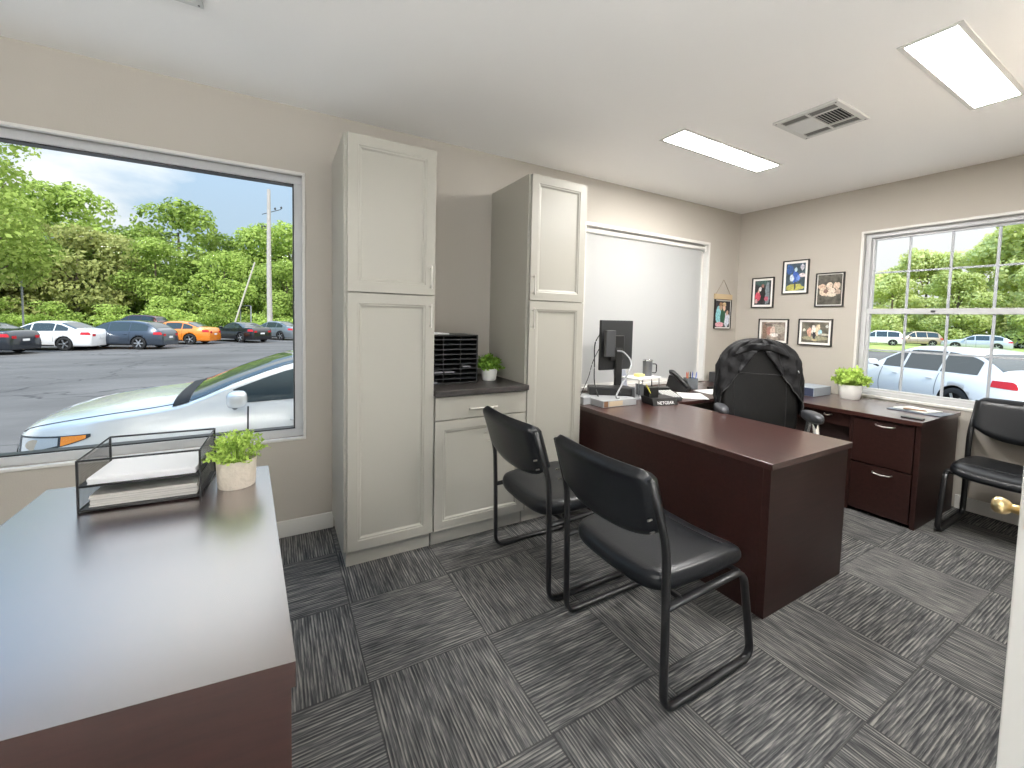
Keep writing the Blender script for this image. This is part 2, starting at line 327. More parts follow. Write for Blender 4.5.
# window 2 behind the roller shade
mb = MB(); a, b, c, d = W2; ring_frame(mb, a, b, c, d, .05, D+.05, D+.12, 'y')
w2 = window_root('window_2', mb, trimm)
mb = MB(); ring_frame(mb, a-.02, b+.02, c-.02, d+.02, .028, D-.012, D+.05, 'y'); mb.build('window_trim', trimm, w2, bevel=.003)
mb = MB(); mb.box(a+.05, b-.05, D+.095, D+.101, c+.05, d-.05); mb.build('pane', GLASS, w2)
rs = thing('roller_shade', 'closed white roller shade covering the window behind the monitor', 'window shade', ((a+b)/2, D+.02, c+.01), world=True)
mb = MB(); mb.box(a+.03, b-.065, D+.028, D+.0295, c+.012, d-.05); mb.build('shade_fabric', SHADE, rs)
mb = MB(); mb.tube([(a+.02, D+.022, d-.045), (b-.045, D+.022, d-.045)], .02, 16); mb.build('roller_tube', trimm, rs)
mb = MB(); mb.box(b-.045, b-.03, D+.0, D+.05, d-.075, d-.012); mb.build('bracket', trimm, rs, bevel=.002)
mb = MB(); mb.box(a+.03, b-.065, D+.022, D+.034, c+.008, c+.03); mb.build('bottom_rail', trimm, rs, bevel=.002)
# window 3: double hung grid window
mb = MB(); a, b, c, d = W3; ring_frame(mb, a, b, c, d, .04, WX+.04, WX+.13, 'x')
w3 = window_root('window_3', mb, winm)
mb = MB(); ring_frame(mb, a-.016, b+.016, c-.016, d+.016, .02, WX-.008, WX+.03, 'x'); mb.build('window_trim', trimm, w3, bevel=.003)
mb = MB(); ring_frame(mb, a+.038, b-.038, 1.455, d-.038, .022, WX+.075, WX+.11, 'x'); mb.build('upper_sash', winm, w3, bevel=.002)
mb = MB(); ring_frame(mb, a+.038, b-.038, c+.035, 1.495, .024, WX+.05, WX+.085, 'x'); mb.box(WX+.042, WX+.052, a+.04, b-.04, 1.455, 1.50); mb.build('lower_sash', winm, w3, bevel=.002)
mb = MB(); mb.box(WX+.034, WX+.044, 1.19, 1.215, 1.47, 1.483); mb.build('sash_lock', darkpl, w3)
grey_mun = mat('muntin_grey', (.42, .44, .47), .4)
for y in (1.381, 1.135, .895):
    MB().box(WX+.088, WX+.098, y-.008, y+.008, 1.49, d-.05).build('muntin', grey_mun, w3)
    MB().box(WX+.062, WX+.072, y-.018, y-.002, c+.05, 1.46).build('muntin', grey_mun, w3)
MB().box(WX+.087, WX+.097, a+.05, b-.05, 1.803, 1.817).build('muntin', grey_mun, w3)
MB().box(WX+.061, WX+.071, a+.05, b-.05, 1.138, 1.152).build('muntin', grey_mun, w3)
MB().box(WX+.0915, WX+.0945, a+.05, b-.05, 1.47, d-.05).build('upper_pane', GLASS, w3)
MB().box(WX+.0655, WX+.0685, a+.05, b-.05, c+.05, 1.46).build('lower_pane', GLASS, w3)

# door at the right edge
dr = struct(MB().box(1.385, 2.225, .170, .212, .008, 2.05).build('door_1', trimm, bevel=.002))
mb = MB()
mb.lathe([(.024, 0), (.024, .005), (.011, .008), (.009, .025)], 24, T=TR(1.445, .212, .945) @ Matrix.Rotation(-pi/2, 4, 'X'))
mb.lathe([(.010, .020), (.016, .026), (.019, .034), (.0185, .044), (.012, .050), (.002, .051)], 24, T=TR(1.445, .212, .945) @ Matrix.Rotation(-pi/2, 4, 'X'))
mb.build('door_knob', brass, dr)
mb = MB(); mb.box(1.3835, 1.3855, .178, .204, .925, .985); mb.box(1.370, 1.3855, .184, .198, .947, .963); mb.build('latch', brass, dr)

# ------------------------------------------------------------------ ceiling fixtures
PE = mat('light_diffuser', (1, 1, 1), .5, emit=((1, .985, .96), PANEL_STRENGTH))
def panel(x0, x1, y0, y1, label):
    t = thing('ceiling_light', label, 'ceiling light', ((x0+x1)/2, (y0+y1)/2, CZ), world=True, group='recessed ceiling light panels')
    mb = MB()
    for (p, q, r, s) in ((x0, x1, y0, y0+.02), (x0, x1, y1-.02, y1), (x0, x0+.02, y0+.02, y1-.02), (x1-.02, x1, y0+.02, y1-.02)): mb.box(p, q, r, s, CZ-.006, CZ)
    mb.build('frame', trimm, t, bevel=.001)
    MB().box(x0+.02, x1-.02, y0+.02, y1-.02, CZ-.004, CZ-.001).build('diffuser', PE, t)
panel(2.20, 3.30, 1.765, 1.965, 'lit rectangular ceiling light left of the air vent, towards the shaded window')
panel(2.32, 3.30, .60, .80, 'lit rectangular ceiling light at the top right, right of the air vent')
def fill_pendant(x, y, label):  # uplights added out of view to brighten the ceiling
    t = thing('added_uplight', label, 'fill light', (x, y, CZ), world=True, group='added fill lights behind the viewer')
    MB().box(x-.6, x+.6, y-.05, y+.05, 2.05, 2.10).build('housing', trimm, t, bevel=.004)
    MB().box(x-.58, x+.58, y-.04, y+.04, 2.101, 2.106).build('upper_diffuser', mat('fill_diffuser', (1, 1, 1), .5, emit=((1, .985, .96), 115)), t)
    MB().box(x-.58, x+.58, y-.04, y+.04, 2.044, 2.049).build('lower_diffuser', mat('fill_diffuser_low', (1, 1, 1), .5, emit=((1, .985, .96), 18)), t)
    for s in (-.5, .5): MB().tube([(x+s, y, 2.10), (x+s, y, CZ)], .002, 6).build('suspension_wire', steel, t)
fill_pendant(-1.2, .1, 'added fill light above and left of the viewer, beyond the top left of the picture')
fill_pendant(.5, -.75, 'added fill light right behind the viewer')
fill_pendant(-1.3, -1.2, 'added fill light at the back left of the room, behind the viewer')
ventm = mat('vent_enamel', (.62, .62, .60), .45); ventd = mat('vent_dark', (.02, .02, .02), .8)
def vent(x0, x1, y0, y1, label):
    t = thing('ceiling_vent', label, 'air vent', ((x0+x1)/2, (y0+y1)/2, CZ), world=True)
    zb = CZ-.012; MB().box(x0+.02, x1-.02, y0+.02, y1-.02, CZ-.003, CZ-.0005).build('backing', ventd, t)
    mb = MB(); fw = .028
    for (p, q, r, s) in ((x0, x1, y0, y0+fw), (x0, x1, y1-fw, y1), (x0, x0+fw, y0+fw, y1-fw), (x1-fw, x1, y0+fw, y1-fw)): mb.box(p, q, r, s, zb, CZ)
    xm = (x0+x1)/2; ym = (y0+y1)/2
    mb.box(x0+fw, x1-fw, ym-.006, ym+.006, zb, CZ-.003)
    for xx in (x0+fw+.065, x1-fw-.065): mb.box(xx-.005, xx+.005, y0+fw, y1-fw, zb, CZ-.003)
    mb.build('frame', ventm, t, bevel=.001)
    bl = MB(); br = MB()
    xa, xb = x0+fw+.07, x1-fw-.07
    for i in range(8):
        yy = ym+.012+(y1-fw-ym-.014)*i/8
        bl.add([(xa, yy, CZ-.004), (xb, yy, CZ-.004), (xb, yy+.016, zb), (xa, yy+.016, zb)], [(0, 1, 2, 3)])
        yy = y0+fw+.004+(ym-y0-fw-.012)*i/8
        br.add([(xa, yy+.008, CZ-.004), (xb, yy+.008, CZ-.004), (xb, yy+.002, zb), (xa, yy+.002, zb)], [(0, 1, 2, 3)])
    bl.build('louvre', ventm, t, solid=.0012); br.build('louvre', ventm, t, solid=.0012)
    sd = MB()
    for k, (xs, dz) in enumerate(((x0+fw+.008, 1), (x1-fw-.058, -1))):
        sd = MB(); [sd.box(xs+i*.018, xs+i*.018+.010, y0+fw+.004, y1-fw-.004, zb+.002, zb+.004) for i in range(3)]; sd.build('side_louvre', mat('vent_shadow_grey', (.20, .20, .19), .6), t)
    pass
    for sx_, sy_ in ((x0+.014, y0+.014), (x1-.014, y0+.014), (x0+.014, y1-.014), (x1-.014, y1-.014)): MB().lathe([(.004, zb-.001), (.004, zb+.001)], 10, T=TR(sx_, sy_, 0)).build('screw', darkpl, t)
vent(2.574, 2.952, 1.118, 1.448, 'square metal air vent in the ceiling between the two light panels')
vent(-.61, -.238, 1.74, 2.083, 'ceiling air vent cut off by the top left edge of the picture')

# ------------------------------------------------------------------ cabinets
def panel_door(mb, x0, x1, z0, z1, yb, yf, flat=False):
    prof = [(0, yb), (0, yf)]
    prof += [(.052, yf), (.056, yf+.0035), (.062, yf+.0035), (.070, yf+.0105), (.075, yf+.0115)] if not flat else []
    vs = []; fs = []
    for (i, y) in prof: vs += [(x0+i, y, z0+i), (x1-i, y, z0+i), (x1-i, y, z1-i), (x0+i, y, z1-i)]
    for k in range(len(prof)-1):
        for j in range(4): fs.append((k*4+j, k*4+(j+1) % 4, k*4+4+(j+1) % 4, k*4+4+j))
    n = (len(prof)-1)*4; fs.append((n, n+1, n+2, n+3)); fs.append((3, 2, 1, 0)); mb.add(vs, fs); return mb
def bar_handle(p0, p1, name, parent, r=.0055, off=.028, m=None):
    p0 = Vector(p0); p1 = Vector(p1); d = (p1-p0).normalized(); mb = MB()
    o = Vector((0, -off, 0)); mb.tube([p0+o, p1+o], r, 10)
    for q in (p0+d*.012, p1-d*.012): mb.tube([q, q+o], r*.8, 8)
    return mb.build(name, m or steel, parent)
YF = 2.242
def tall(x0, x1, label, hs, back=D-.002):
    t = thing('tall_cabinet', label, 'cabinet', ((x0+x1)/2, 2.5, 0), world=True, group='tall storage cabinets against the wall')
    mb = MB(); mb.box(x0-.012, x1, YF+.022, back, .095, 2.257); mb.build('body', cabm, t, bevel=.0015)
    MB().box(x0+.003, x1-.003, YF+.045, back, 0, .095).build('toe_kick', cabm, t)
    for (z0, z1, a, b) in ((1.466, 2.255, 1.499, 1.625), (.098, 1.460, 1.285, 1.414)):
        dd = panel_door(MB(), x0+.003, x1-.002, z0, z1, YF+.0205, YF).build('door', cabm, t, bevel=.0012)
        bar_handle((hs, YF, a), (hs, YF, b), 'handle', dd, r=.0045)
    return t
tall(.310, .775, 'tall greige two-door cabinet nearest the big window', .745)
tall(1.398, 1.838, 'tall greige two-door cabinet beside the shaded window, behind the chairs', 1.42)
t = thing('base_cabinet', 'low greige cabinet with one drawer over a door, between the tall cabinets', 'cabinet', (1.08, 2.5, 0), world=True)
MB().box(.778, 1.395, YF+.022, D-.002, .095, .892).build('body', cabm, t)
MB().box(.781, 1.392, YF+.045, D-.002, 0, .095).build('toe_kick', cabm, t)
dd = panel_door(MB(), .785, 1.392, .752, .884, YF+.0205, YF, flat=True).build('drawer', cabm, t, bevel=.0015)
bar_handle((.985, YF, .808), (1.172, YF, .808), 'handle', dd)
panel_door(MB(), .785, 1.392, .098, .744, YF+.0205, YF).build('door', cabm, t, bevel=.0012)
tag(MB().box(.7775, 1.3955, 2.212, D-.002, .8935, .926).build('countertop', counterm, bevel=.003), 'dark wood-grain countertop slab on the low cabinet between the tall cabinets', 'countertop')

# literature organizer
t = thing('desk_organizer', 'black multi-slot paper organizer on the dark countertop', 'organizer', (.97, 2.55, .927), world=True)
mb = MB(); x0, x1, y0, y1, z0, z1 = .785, 1.133, 2.43, 2.72, .927, 1.236
mb.box(x0, x1, y0, y1, z0, z0+.008); mb.box(x0, x1, y0, y1, z1-.008, z1); mb.box(x0, x0+.008, y0, y1, z0, z1); mb.box(x1-.008, x1, y0, y1, z0, z1); mb.box(x0, x1, y1-.005, y1, z0, z1)
mb.build('body', blackpl, t, bevel=.001)
for i in range(1, 10):
    z = z0+(z1-z0)*i/10; MB().box(x0+.008, x1-.008, y0+.004, y1-.005, z-.002, z+.002).build('shelf', darkpl, t)
mb = MB()
for xx in (.90, 1.015): mb.box(xx-.002, xx+.002, y0+.006, y1-.005, z0, z1)
mb.build('divider', blackpl, t)
greyp = mat('grey_paper', (.28, .28, .30), .6)
for (xa, xb, k) in ((.84, .895, 2), (.91, .97, 2), (1.03, 1.08, 3), (.79, .86, 0.2)):
    z = z0+.0315*int(k)+.009
    tag(MB().box(xa, xb, y0-.005, y0+.2, z-.0005, z+.006).build('paper_stack', greyp), {2: 'grey papers in a low middle slot of the black organizer', 3: 'grey papers in the right column of the black organizer', 0: 'pale papers in the bottom left slot of the black organizer'}[int(k)] + (' , nearer the left' if xa == .84 else ''), 'papers', 'papers filed in the black organizer')
tag(MB().box(.80, .95, 2.47, 2.66, 1.2365, 1.243, T=TR()).build('paper_pad', paperm), 'white paper lying on top of the black organizer', 'paper')

# ------------------------------------------------------------------ plants
def plant(name, label, loc, pr, ph, fr, fh, n, leaf, potm, lm, seed, taper=.93, spread=1.0):
    t = thing(name, label, 'plant', loc); rr = random.Random(seed)
    prof = [(pr*taper*.96, 0), (pr*taper, .004), (pr*.97, ph*.6), (pr, ph-.004), (pr*.985, ph), (pr*.93, ph), (pr*.90, ph*.8), (pr*.88, ph*.78)]
    MB().lathe(prof, 40).build('pot', potm, t)
    MB().lathe([(pr*.885, ph*.80), (pr*.5, ph*.84), (.002, ph*.86)], 24, caps=False).build('soil', soilm, t)
    mb = MB(); st = MB()
    for i in range(n):
        az = rr.uniform(0, 2*pi); q = rr.random()**.6; el = q*1.45*spread
        tip = Vector((fr*sin(el)*cos(az), fr*sin(el)*sin(az), ph*.86+fh*max(.12, cos(el))))*1
        k = rr.uniform(.72, 1.06); tip = Vector((tip.x*k, tip.y*k, ph*.86+(tip.z-ph*.86)*k))
        base = Vector((tip.x*.25, tip.y*.25, ph*.82)); mid = (base+tip)/2+Vector((0, 0, fh*.16))
        P = [base, (base*.4+mid*.6), mid*.5+tip*.5+Vector((0, 0, fh*.04)), tip]
        st.tube(P, .0009 if leaf < .02 else .0012, 4)
        for j in range(9):
            s = .30+.70*j/8; a = P[1].lerp(P[2], min(1, s*2-.3)) if s < .6 else P[2].lerp(P[3], (s-.6)/.4)
            d = Vector((rr.gauss(0, 1), rr.gauss(0, 1), rr.gauss(.5, .7))).normalized(); L = leaf*rr.uniform(.7, 1.2); wv = d.cross(Vector((rr.gauss(0, 1), rr.gauss(0, 1), rr.gauss(0, 1)))).normalized()*L*.27
            m0 = a+d*L*.5+Vector((0, 0, -.1*L))
            mb.add([a, m0-wv, a+d*L, m0+wv], [(0, 1, 2, 3)])
    fo = mb.build('foliage', lm, t); st.build('stem', lm, fo)
    return t
plant('potted_plant', 'bushy light green plant in a cream stoneware pot on the left desk', (-.127, 1.745, .731), .062, .098, .104, .115, 110, .017, creamc, leafP, 3, .92)
plant('potted_plant', 'green tufted plant in a white pot on the side counter under the grid window', (4.235, 1.61, .731), .082, .12, .14, .155, 120, .034, whitec, leafP, 5, .84)
plant('potted_plant', 'small dark green plant in a small white pot on the dark countertop', (1.252, 2.50, .927), .055, .078, .10, .10, 70, .030, whitec, leafQ, 8, .84)

# ------------------------------------------------------------------ left desk
ld = thing('side_desk', 'dark brown laminate desk with glossy top in the left foreground', 'desk', (-.33, 1.4, 0), world=True)
LC = [(-.682, 1.972), (-.682, .878), (.026, .797), (-.032, 1.914)]   # plan outline of the top
def inset(k): cx = sum(p[0] for p in LC)/4; cy = sum(p[1] for p in LC)/4; return [(cx+(x-cx)*(1-k), cy+(y-cy)*(1-k)) for x, y in LC]
mb = MB().prism([(x, y, .683) for x, y in LC], (0, 0, .0475)); mb.m[1] = 1; mb.build('desktop', [woodD, woodL], ld, bevel=.002)
Q = inset(.02); Q2 = inset(.08)
for i_, nm_ in ((0, 'side_panel'), (1, 'front_panel'), (2, 'side_panel'), (3, 'back_panel')):
    a_, b_, c_, d_ = Q[i_], Q[(i_+1) % 4], Q2[(i_+1) % 4], Q2[i_]
    MB().prism([(a_[0], a_[1], 0), (b_[0], b_[1], 0), (c_[0], c_[1], 0), (d_[0], d_[1], 0)], (0, 0, .682)).build(nm_, woodD, ld)

# letter tray
t = thing('letter_tray', 'black wire mesh two-tier letter tray on the left desk', 'letter tray', (-.365, 1.80, .731), radians(-4))
def rect(x0, x1, y0, y1, z): return [(x0, y0, z), (x1, y0, z), (x1, y1, z), (x0, y1, z)]
mb = MB(); X0, X1, Y0, Y1 = -.150, .150, -.115, .115; q = .0032
mb.tube(rect(X0, X1, Y0, Y1, .006), q, 8, closed=True)
mb.tube(rect(X0, X1, Y0, Y1, .080), q, 8, closed=True)
mb.tube([(X0, Y0, .160), (X1, Y0, .160), (X1, Y1, .172), (X0, Y1, .172)], q, 8, closed=True)
for x in (X0, X1):
    for y in (Y0, Y1): mb.tube([(x, y, 0), (x, y, .162 if y < 0 else .174)], q, 8)
mb.build('frame', blackmet, t)
for z in (.006, .080):
    mb = MB(); mb.box(X0, X1, Y0, Y1, z-.001, z+.0006); mb.build('shelf', blackmet, t)
def meshside(x):
    mb = MB()
    for i in range(30): y = Y0+(Y1-Y0)*(i+.5)/30; mb.tube([(x, y, .006), (x, y, .16)], .0006, 4)
    for i in range(20): z = .01+.15*i/20; mb.tube([(x, Y0, z), (x, Y1, z)], .0006, 4)
    mb.build('mesh_side', blackmet, t)
meshside(X0); meshside(X1)
def world_pt(o, p): return Matrix.Translation(o.location) @ Matrix.Rotation(o.rotation_euler.z, 4, 'Z') @ Vector(p)
def paper_stack(z, h, label, m, yj=0):
    mb = MB(); k = 7
    for i in range(k):
        j = R_.uniform(-.002, .002); jy = R_.uniform(-.002, .002); mb.box(-.132+j, .137+j, -.103+jy+yj, .105+jy, z+h*i/k, z+h*(i+.8)/k)
    o = mb.build('paper_stack', m); o.location = t.location; o.rotation_euler = t.rotation_euler; tag(o, label, 'papers', 'paper stacks in the letter tray')
paper_stack(.0815, .020, 'white paper stack on the upper tier of the black letter tray', paperm)
paper_stack(.0075, .036, 'thick stack of papers on the lower tier of the black letter tray', papers2, .01)

# ------------------------------------------------------------------ executive desk set
DH = .73
t = thing('office_desk', 'large dark mahogany desk in front of the executive chair', 'desk', (2.28, 1.9, 0), world=True, group='mahogany desk set')
MB().box(1.900, 2.665, .985, 2.775, DH-.030, DH).build('desktop', woodT, t, bevel=.0025)
MB().box(1.922, 1.942, 1.036, 2.765, .0, DH-.0305).build('front_panel', woodD, t, bevel=.001)
MB().box(1.920, 2.655, 1.000, 1.035, .0, DH-.0305).build('end_panel', woodD, t, bevel=.002)
MB().box(1.95, 2.60, 2.735, 2.765, .0, DH-.0305).build('end_panel', woodD, t)
t = thing('desk_bridge', 'dark mahogany connecting worktop under the shaded window', 'desk', (3.15, 2.45, 0), world=True, group='mahogany desk set')
MB().box(2.668, 3.638, 2.100, 2.775, DH-.030, DH).build('desktop', woodT, t, bevel=.0025)
MB().box(2.70, 3.60, 2.73, 2.75, .25, DH-.0305).build('modesty_panel', woodD, t)
t = thing('credenza', 'dark mahogany credenza with file drawers under the grid window', 'credenza', (4.03, 1.9, 0), world=True, group='mahogany desk set')
MB().box(3.641, 4.395, .985, 2.775, DH-.030, DH).build('worktop', woodT, t, bevel=.0025)
MB().box(3.662, 4.375, .992, 1.018, 0, DH-.0305).build('end_panel', woodD, t, bevel=.0015)
MB().box(3.662, 4.375, 1.36, 1.38, 0, DH-.0305).build('divider', woodD, t, bevel=.001)
MB().box(4.34, 4.36, 1.03, 2.76, .05, DH-.0305).build('back_panel', woodD, t)
MB().box(3.70, 4.33, 1.02, 1.358, 0.01, .70).build('carcass', woodD, t)
def pull(x, y0, y1, z, parent):
    pts = [(x, y0, z), (x-.022, y0+.008, z-.002), (x-.030, (y0+y1)/2, z-.006), (x-.022, y1-.008, z-.002), (x, y1, z)]
    P = []
    for i in range(len(pts)-1):
        for k in range(4): P.append(Vector(pts[i]).lerp(Vector(pts[i+1]), k/4))
    P.append(Vector(pts[-1])); MB().tube(P, .0045, 8).build('handle', steel, parent)
for (z0, z1, hz) in ((.375, .692, .663), (.03, .365, .325)):
    d1 = MB().box(3.655, 3.674, 1.024, 1.356, z0, z1).build('drawer', woodD, t, bevel=.0015); pull(3.655, 1.122, 1.228, hz, d1)
d1 = MB().box(3.675, 3.694, 1.386, 2.06, .60, .694).build('drawer', woodD, t, bevel=.0015); pull(3.675, 1.50, 1.55, .672, d1)
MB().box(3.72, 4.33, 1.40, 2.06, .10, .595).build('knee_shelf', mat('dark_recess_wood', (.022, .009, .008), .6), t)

# ------------------------------------------------------------------ guest chairs (local: faces +x, origin on floor centre)
def rounded_path(pts, r, n=5, closed=False):
    pts = [Vector(p) for p in pts]; out = []; k = len(pts)
    for i, p in enumerate(pts):
        if not closed and i in (0, k-1): out.append(p); continue
        a = pts[i-1]; b = pts[(i+1) % k]; ra = min(r, (a-p).length*.45); rb = min(r, (b-p).length*.45)
        s = p+(a-p).normalized()*ra; e = p+(b-p).normalized()*rb
        for j in range(n+1):
            u = j/n; out.append(s*(1-u)**2+p*2*u*(1-u)+e*u*u)
    return out
def guest_chair(label, loc, rz):
    t = thing('guest_chair', label, 'chair', loc, rz, 'black leather sled-base guest chairs')
    hw = .272
    for s in (-1, 1):
        y = s*hw
        # seat rail > front leg > floor runner > rear upright > back top, one bent flat tube
        P = rounded_path([(-.235, y, .385), (.205, y, .395), (.285, y, .016), (-.225, y, .016), (-.235, y, .42), (-.242, y, .60), (-.318, y*.95, .835)], .06, 6)
        mb = MB(); mb.tube(P, .0095, 12, rx=.016, up=(0, 1, 0) if False else (0, 0, 1))
        # use explicit frame: wide across y
        mb = MB(); vs = []; n = 12; k = len(P)
        for i, p in enumerate(P):
            tt = (P[min(i+1, k-1)]-P[max(i-1, 0)]).normalized(); a = Vector((0, 1, 0)); b = a.cross(tt).normalized()
            for j in range(n):
                th = 2*pi*j/n; cx = math.copysign(abs(cos(th))**.6, cos(th)); sz = math.copysign(abs(sin(th))**.8, sin(th)); vs.append(p+a*.0155*sz+b*.0095*cx)
        fs = [(i*n+j, i*n+(j+1) % n, (i+1)*n+(j+1) % n, (i+1)*n+j) for i in range(k-1) for j in range(n)] + [list(range(n))[::-1], list(range((k-1)*n, k*n))]
        mb.add(vs, fs, 0, True); mb.build('side_frame', blackmet, t)
    mb = MB()
    mb.tube([(-.15, -hw, .388), (-.15, hw, .388)], .009, 8); mb.build('cross_bar', blackmet, t); MB().tube([(.18, -hw, .394), (.18, hw, .394)], .009, 8).build('cross_bar', blackmet, t)
    # seat cushion: waterfall front, rounded corners
    def seat(u, v):
        # closed pillow through superellipse in plan, v: bottom->top
        return None
    mb = MB(); nA, nR = 64, 10; top = []; vs = []
    def se(a, hx, hy, e=.32):
        c, s_ = cos(a), sin(a); return hx*math.copysign(abs(c)**e, c), hy*math.copysign(abs(s_)**e, s_)
    rings = []
    for (sc_, zz) in [(.0, -.012), (.6, -.014), (.93, -.014), (.985, -.004), (1.0, .015), (.995, .032), (.97, .047), (.92, .055), (.8, .060), (.5, .063), (.25, .064), (0, .064)]:
        rings.append((sc_, zz))
    for (sc_, zz) in rings:
        for j in range(nA):
            a = 2*pi*j/nA; x, y = se(a, .262, .258); x *= sc_; y *= sc_
            y *= (1-.06*(x < 0)*abs(x)/.26); dip = -.020*max(0, (x-.12)/.14)**2 if zz > 0 else 0
            z = .408+zz+dip - .018*((y/.258)**2)*(-1) * .6 - .012*(1-(y/.258)**2)*(1 if zz > .03 else .8)
            vs.append((x+.02, y, z))
    k = len(rings); fs = [(i*nA+j, i*nA+(j+1) % nA, (i+1)*nA+(j+1) % nA, (i+1)*nA+j) for i in range(k-1) for j in range(nA)]
    mb.add(vs, fs, 0, True); so_ = mb.build('seat', leather, t)
    mb = MB(); mb.tube([(.17, -.2+.4*i/12, .4695-.020*max(0, (.15-.12)/.14)**2+.011*((-.2+.4*i/12)/.258)**2) for i in range(13)], .0016, 5); mb.build('seam', blackpl, so_)
    # back cushion: flat straight top, bottom edge arcs down; wraps slightly around the sitter
    mb = MB(); nU, nV = 26, 16; H0, H1 = .545, .862
    def outline(u):  # u -1..1 : half width location, returns zlow, zhigh
        zl = H0+.030+.085*abs(u)**2.6; zh = H1-.045*max(0, (abs(u)-.80)/.20)**2
        return zl, zh
    def bp(u, v, side):
        uu = (u*2-1); yy = math.copysign(abs(uu)**.85, uu)*.268
        zl, zh = outline(uu); z = zl+(zh-zl)*v
        edge = min(1, 9*min(u, 1-u), 6*min(v, 1-v)); th = .036*math.sqrt(max(0, 1-(1-edge)**2))
        xc = -.240-(z-.60)*.32 - .028*(1-(yy/.268)**2) + .012
        return (xc + (th+.002)*side, yy, z)
    mb.grid(lambda u, v: bp(u, v, 1), nU, nV); mb.grid(lambda u, v: bp(1-u, v, -1), nU, nV)
    # rims joining the two skins
    for (fn) in (lambda s: (s, 0), lambda s: (s, 1), lambda s: (0, s), lambda s: (1, s)):
        L0 = []; L1 = []
        for i in range(25):
            u, v = fn(i/24); L0.append(bp(u, v, 1)); L1.append(bp(u, v, -1))
        mb.add(L0+L1, [(i, i+1, 25+i+1, 25+i) for i in range(24)], 0, True)
    mb.build('backrest', leather, t)
    for s, z in ((-1, .655), (-1, .70), (1, .655), (1, .70)):
        mb = MB(); mb.tube([(-.240-(z-.60)*.32-.046, s*.255, z), (-.240-(z-.60)*.32-.028, s*.255, z)], .004, 8)
        mb.build('bolt', steel, t)
    return t
chA = guest_chair('black leather guest chair in the centre foreground, nearest the desk corner', (1.365, 1.172, 0), 0)
chB = guest_chair('black leather guest chair in front of the cabinets, behind the foreground chair', (1.335, 1.815, 0), 0)
chC = guest_chair('black leather guest chair against the wall under the grid window, beside the door', (4.055, .640, 0), pi)

# ------------------------------------------------------------------ executive chair (local: faces +x)
ec = thing('executive_chair', 'high-backed black leather executive chair with a jacket over it behind the desk', 'office chair', (3.03, 1.675, 0), radians(221))
mb = MB(); mb.tube([(0, 0, .10), (0, 0, .42)], .028, 16); mb.build('gas_post', chrome, ec)
for i in range(5):
    a = 2*pi*i/5+.3; lg = MB().tube([(0.03*cos(a), .03*sin(a), .10), (.18*cos(a), .18*sin(a), .10), (.30*cos(a), .30*sin(a), .075)], [.022, .02, .014], 8).build('base_leg', blackpl, ec)
    MB().lathe([(.027, -.02), (.03, -.01), (.03, .01), (.027, .02)], 16, T=TR(.30*cos(a), .30*sin(a), .031, a) @ Matrix.Rotation(pi/2, 4, 'X')).build('caster', blackpl, lg)
def pillow(hx, hy, hz, T, name, m, parent, e=.4, nA=40):
    mb = MB(); vs = []; rs = 12
    for i in range(rs+1):
        ph = -pi/2+pi*i/rs; cz = math.copysign(abs(sin(ph))**.7, sin(ph)); rad = abs(cos(ph))**.45
        for j in range(nA):
            a = 2*pi*j/nA; x = hx*rad*math.copysign(abs(cos(a))**e, cos(a)); y = hy*rad*math.copysign(abs(sin(a))**e, sin(a)); vs.append((x, y, hz*cz))
    mb.add(vs, [(i*nA+j, i*nA+(j+1) % nA, (i+1)*nA+(j+1) % nA, (i+1)*nA+j) for i in range(rs) for j in range(nA)], 0, True, T); return mb.build(name, m, parent)
pillow(.27, .27, .055, TR(.20, 0, .49), 'seat', leather2, ec)
def bwid(z):   # backrest half width by height
    zt = 1.235; k = max(0, (z-.93)/(zt-.93)); base = .250-.02*max(0, (.75-z)/.25)
    return base*max(0, 1-min(1, k)**3.3)**.5
def bx_(z): return -.05-(z-.55)*.16   # front plane lean
def back_surf(off, z, a, ff=.045, bb_=.075):
    """a in -pi..pi, 0 = front centre; returns point on swollen backrest"""
    hw = bwid(z)+off; c = cos(a); s_ = sin(a)
    y = hw*math.copysign(abs(s_)**.75, s_); k = min(1, hw/.12)
    if c >= 0: x = (ff*k+off)*abs(c)**.6
    else: x = -(bb_*k+off)*abs(c)**.6
    return Vector((bx_(z)+x, y, z))
mb = MB(); nz_, na = 34, 48
zs = [.52+(1.234-.52)*(1-(1-i/nz_)**1.35) for i in range(nz_+1)]
vs = []
for z in zs:
    for j in range(na): vs.append(back_surf(0, z, 2*pi*j/na-pi))
mb.add(vs, [(i*na+j, i*na+(j+1) % na, (i+1)*na+(j+1) % na, (i+1)*na+j) for i in range(nz_) for j in range(na)] + [list(range(na))[::-1], list(range(nz_*na, nz_*na+na))], 0, True)
bk = mb.build('backrest', leather2, ec)
mb = MB()
for s in (-1, 1): mb.tube([back_surf(.001, .53+.57*i/20, s*.62) for i in range(21)], .003, 6)
mb.tube([back_surf(.001, .98, -.60+1.2*i/16) for i in range(17)], .003, 6)
mb.build('seam', blackpl, bk)
for s in (-1, 1):
    P = rounded_path([(.06, s*.25, .47), (.05, s*.268, .56), (.09, s*.272, .70)], .05, 5); a1 = MB().tube(P, .013, 10, rx=.02).build('armrest_post', chrome, ec)
    P = rounded_path([(.30, s*.25, .47), (.29, s*.268, .56), (.20, s*.272, .70)], .05, 5); MB().tube(P, .013, 10, rx=.02).build('armrest_post', chrome, ec)
    pillow(.145, .042, .034, TR(.13, s*.275, .735, 0, 0, -.05), 'armrest', mat('armrest_pad', (.05, .052, .058), .3), ec, e=.75)

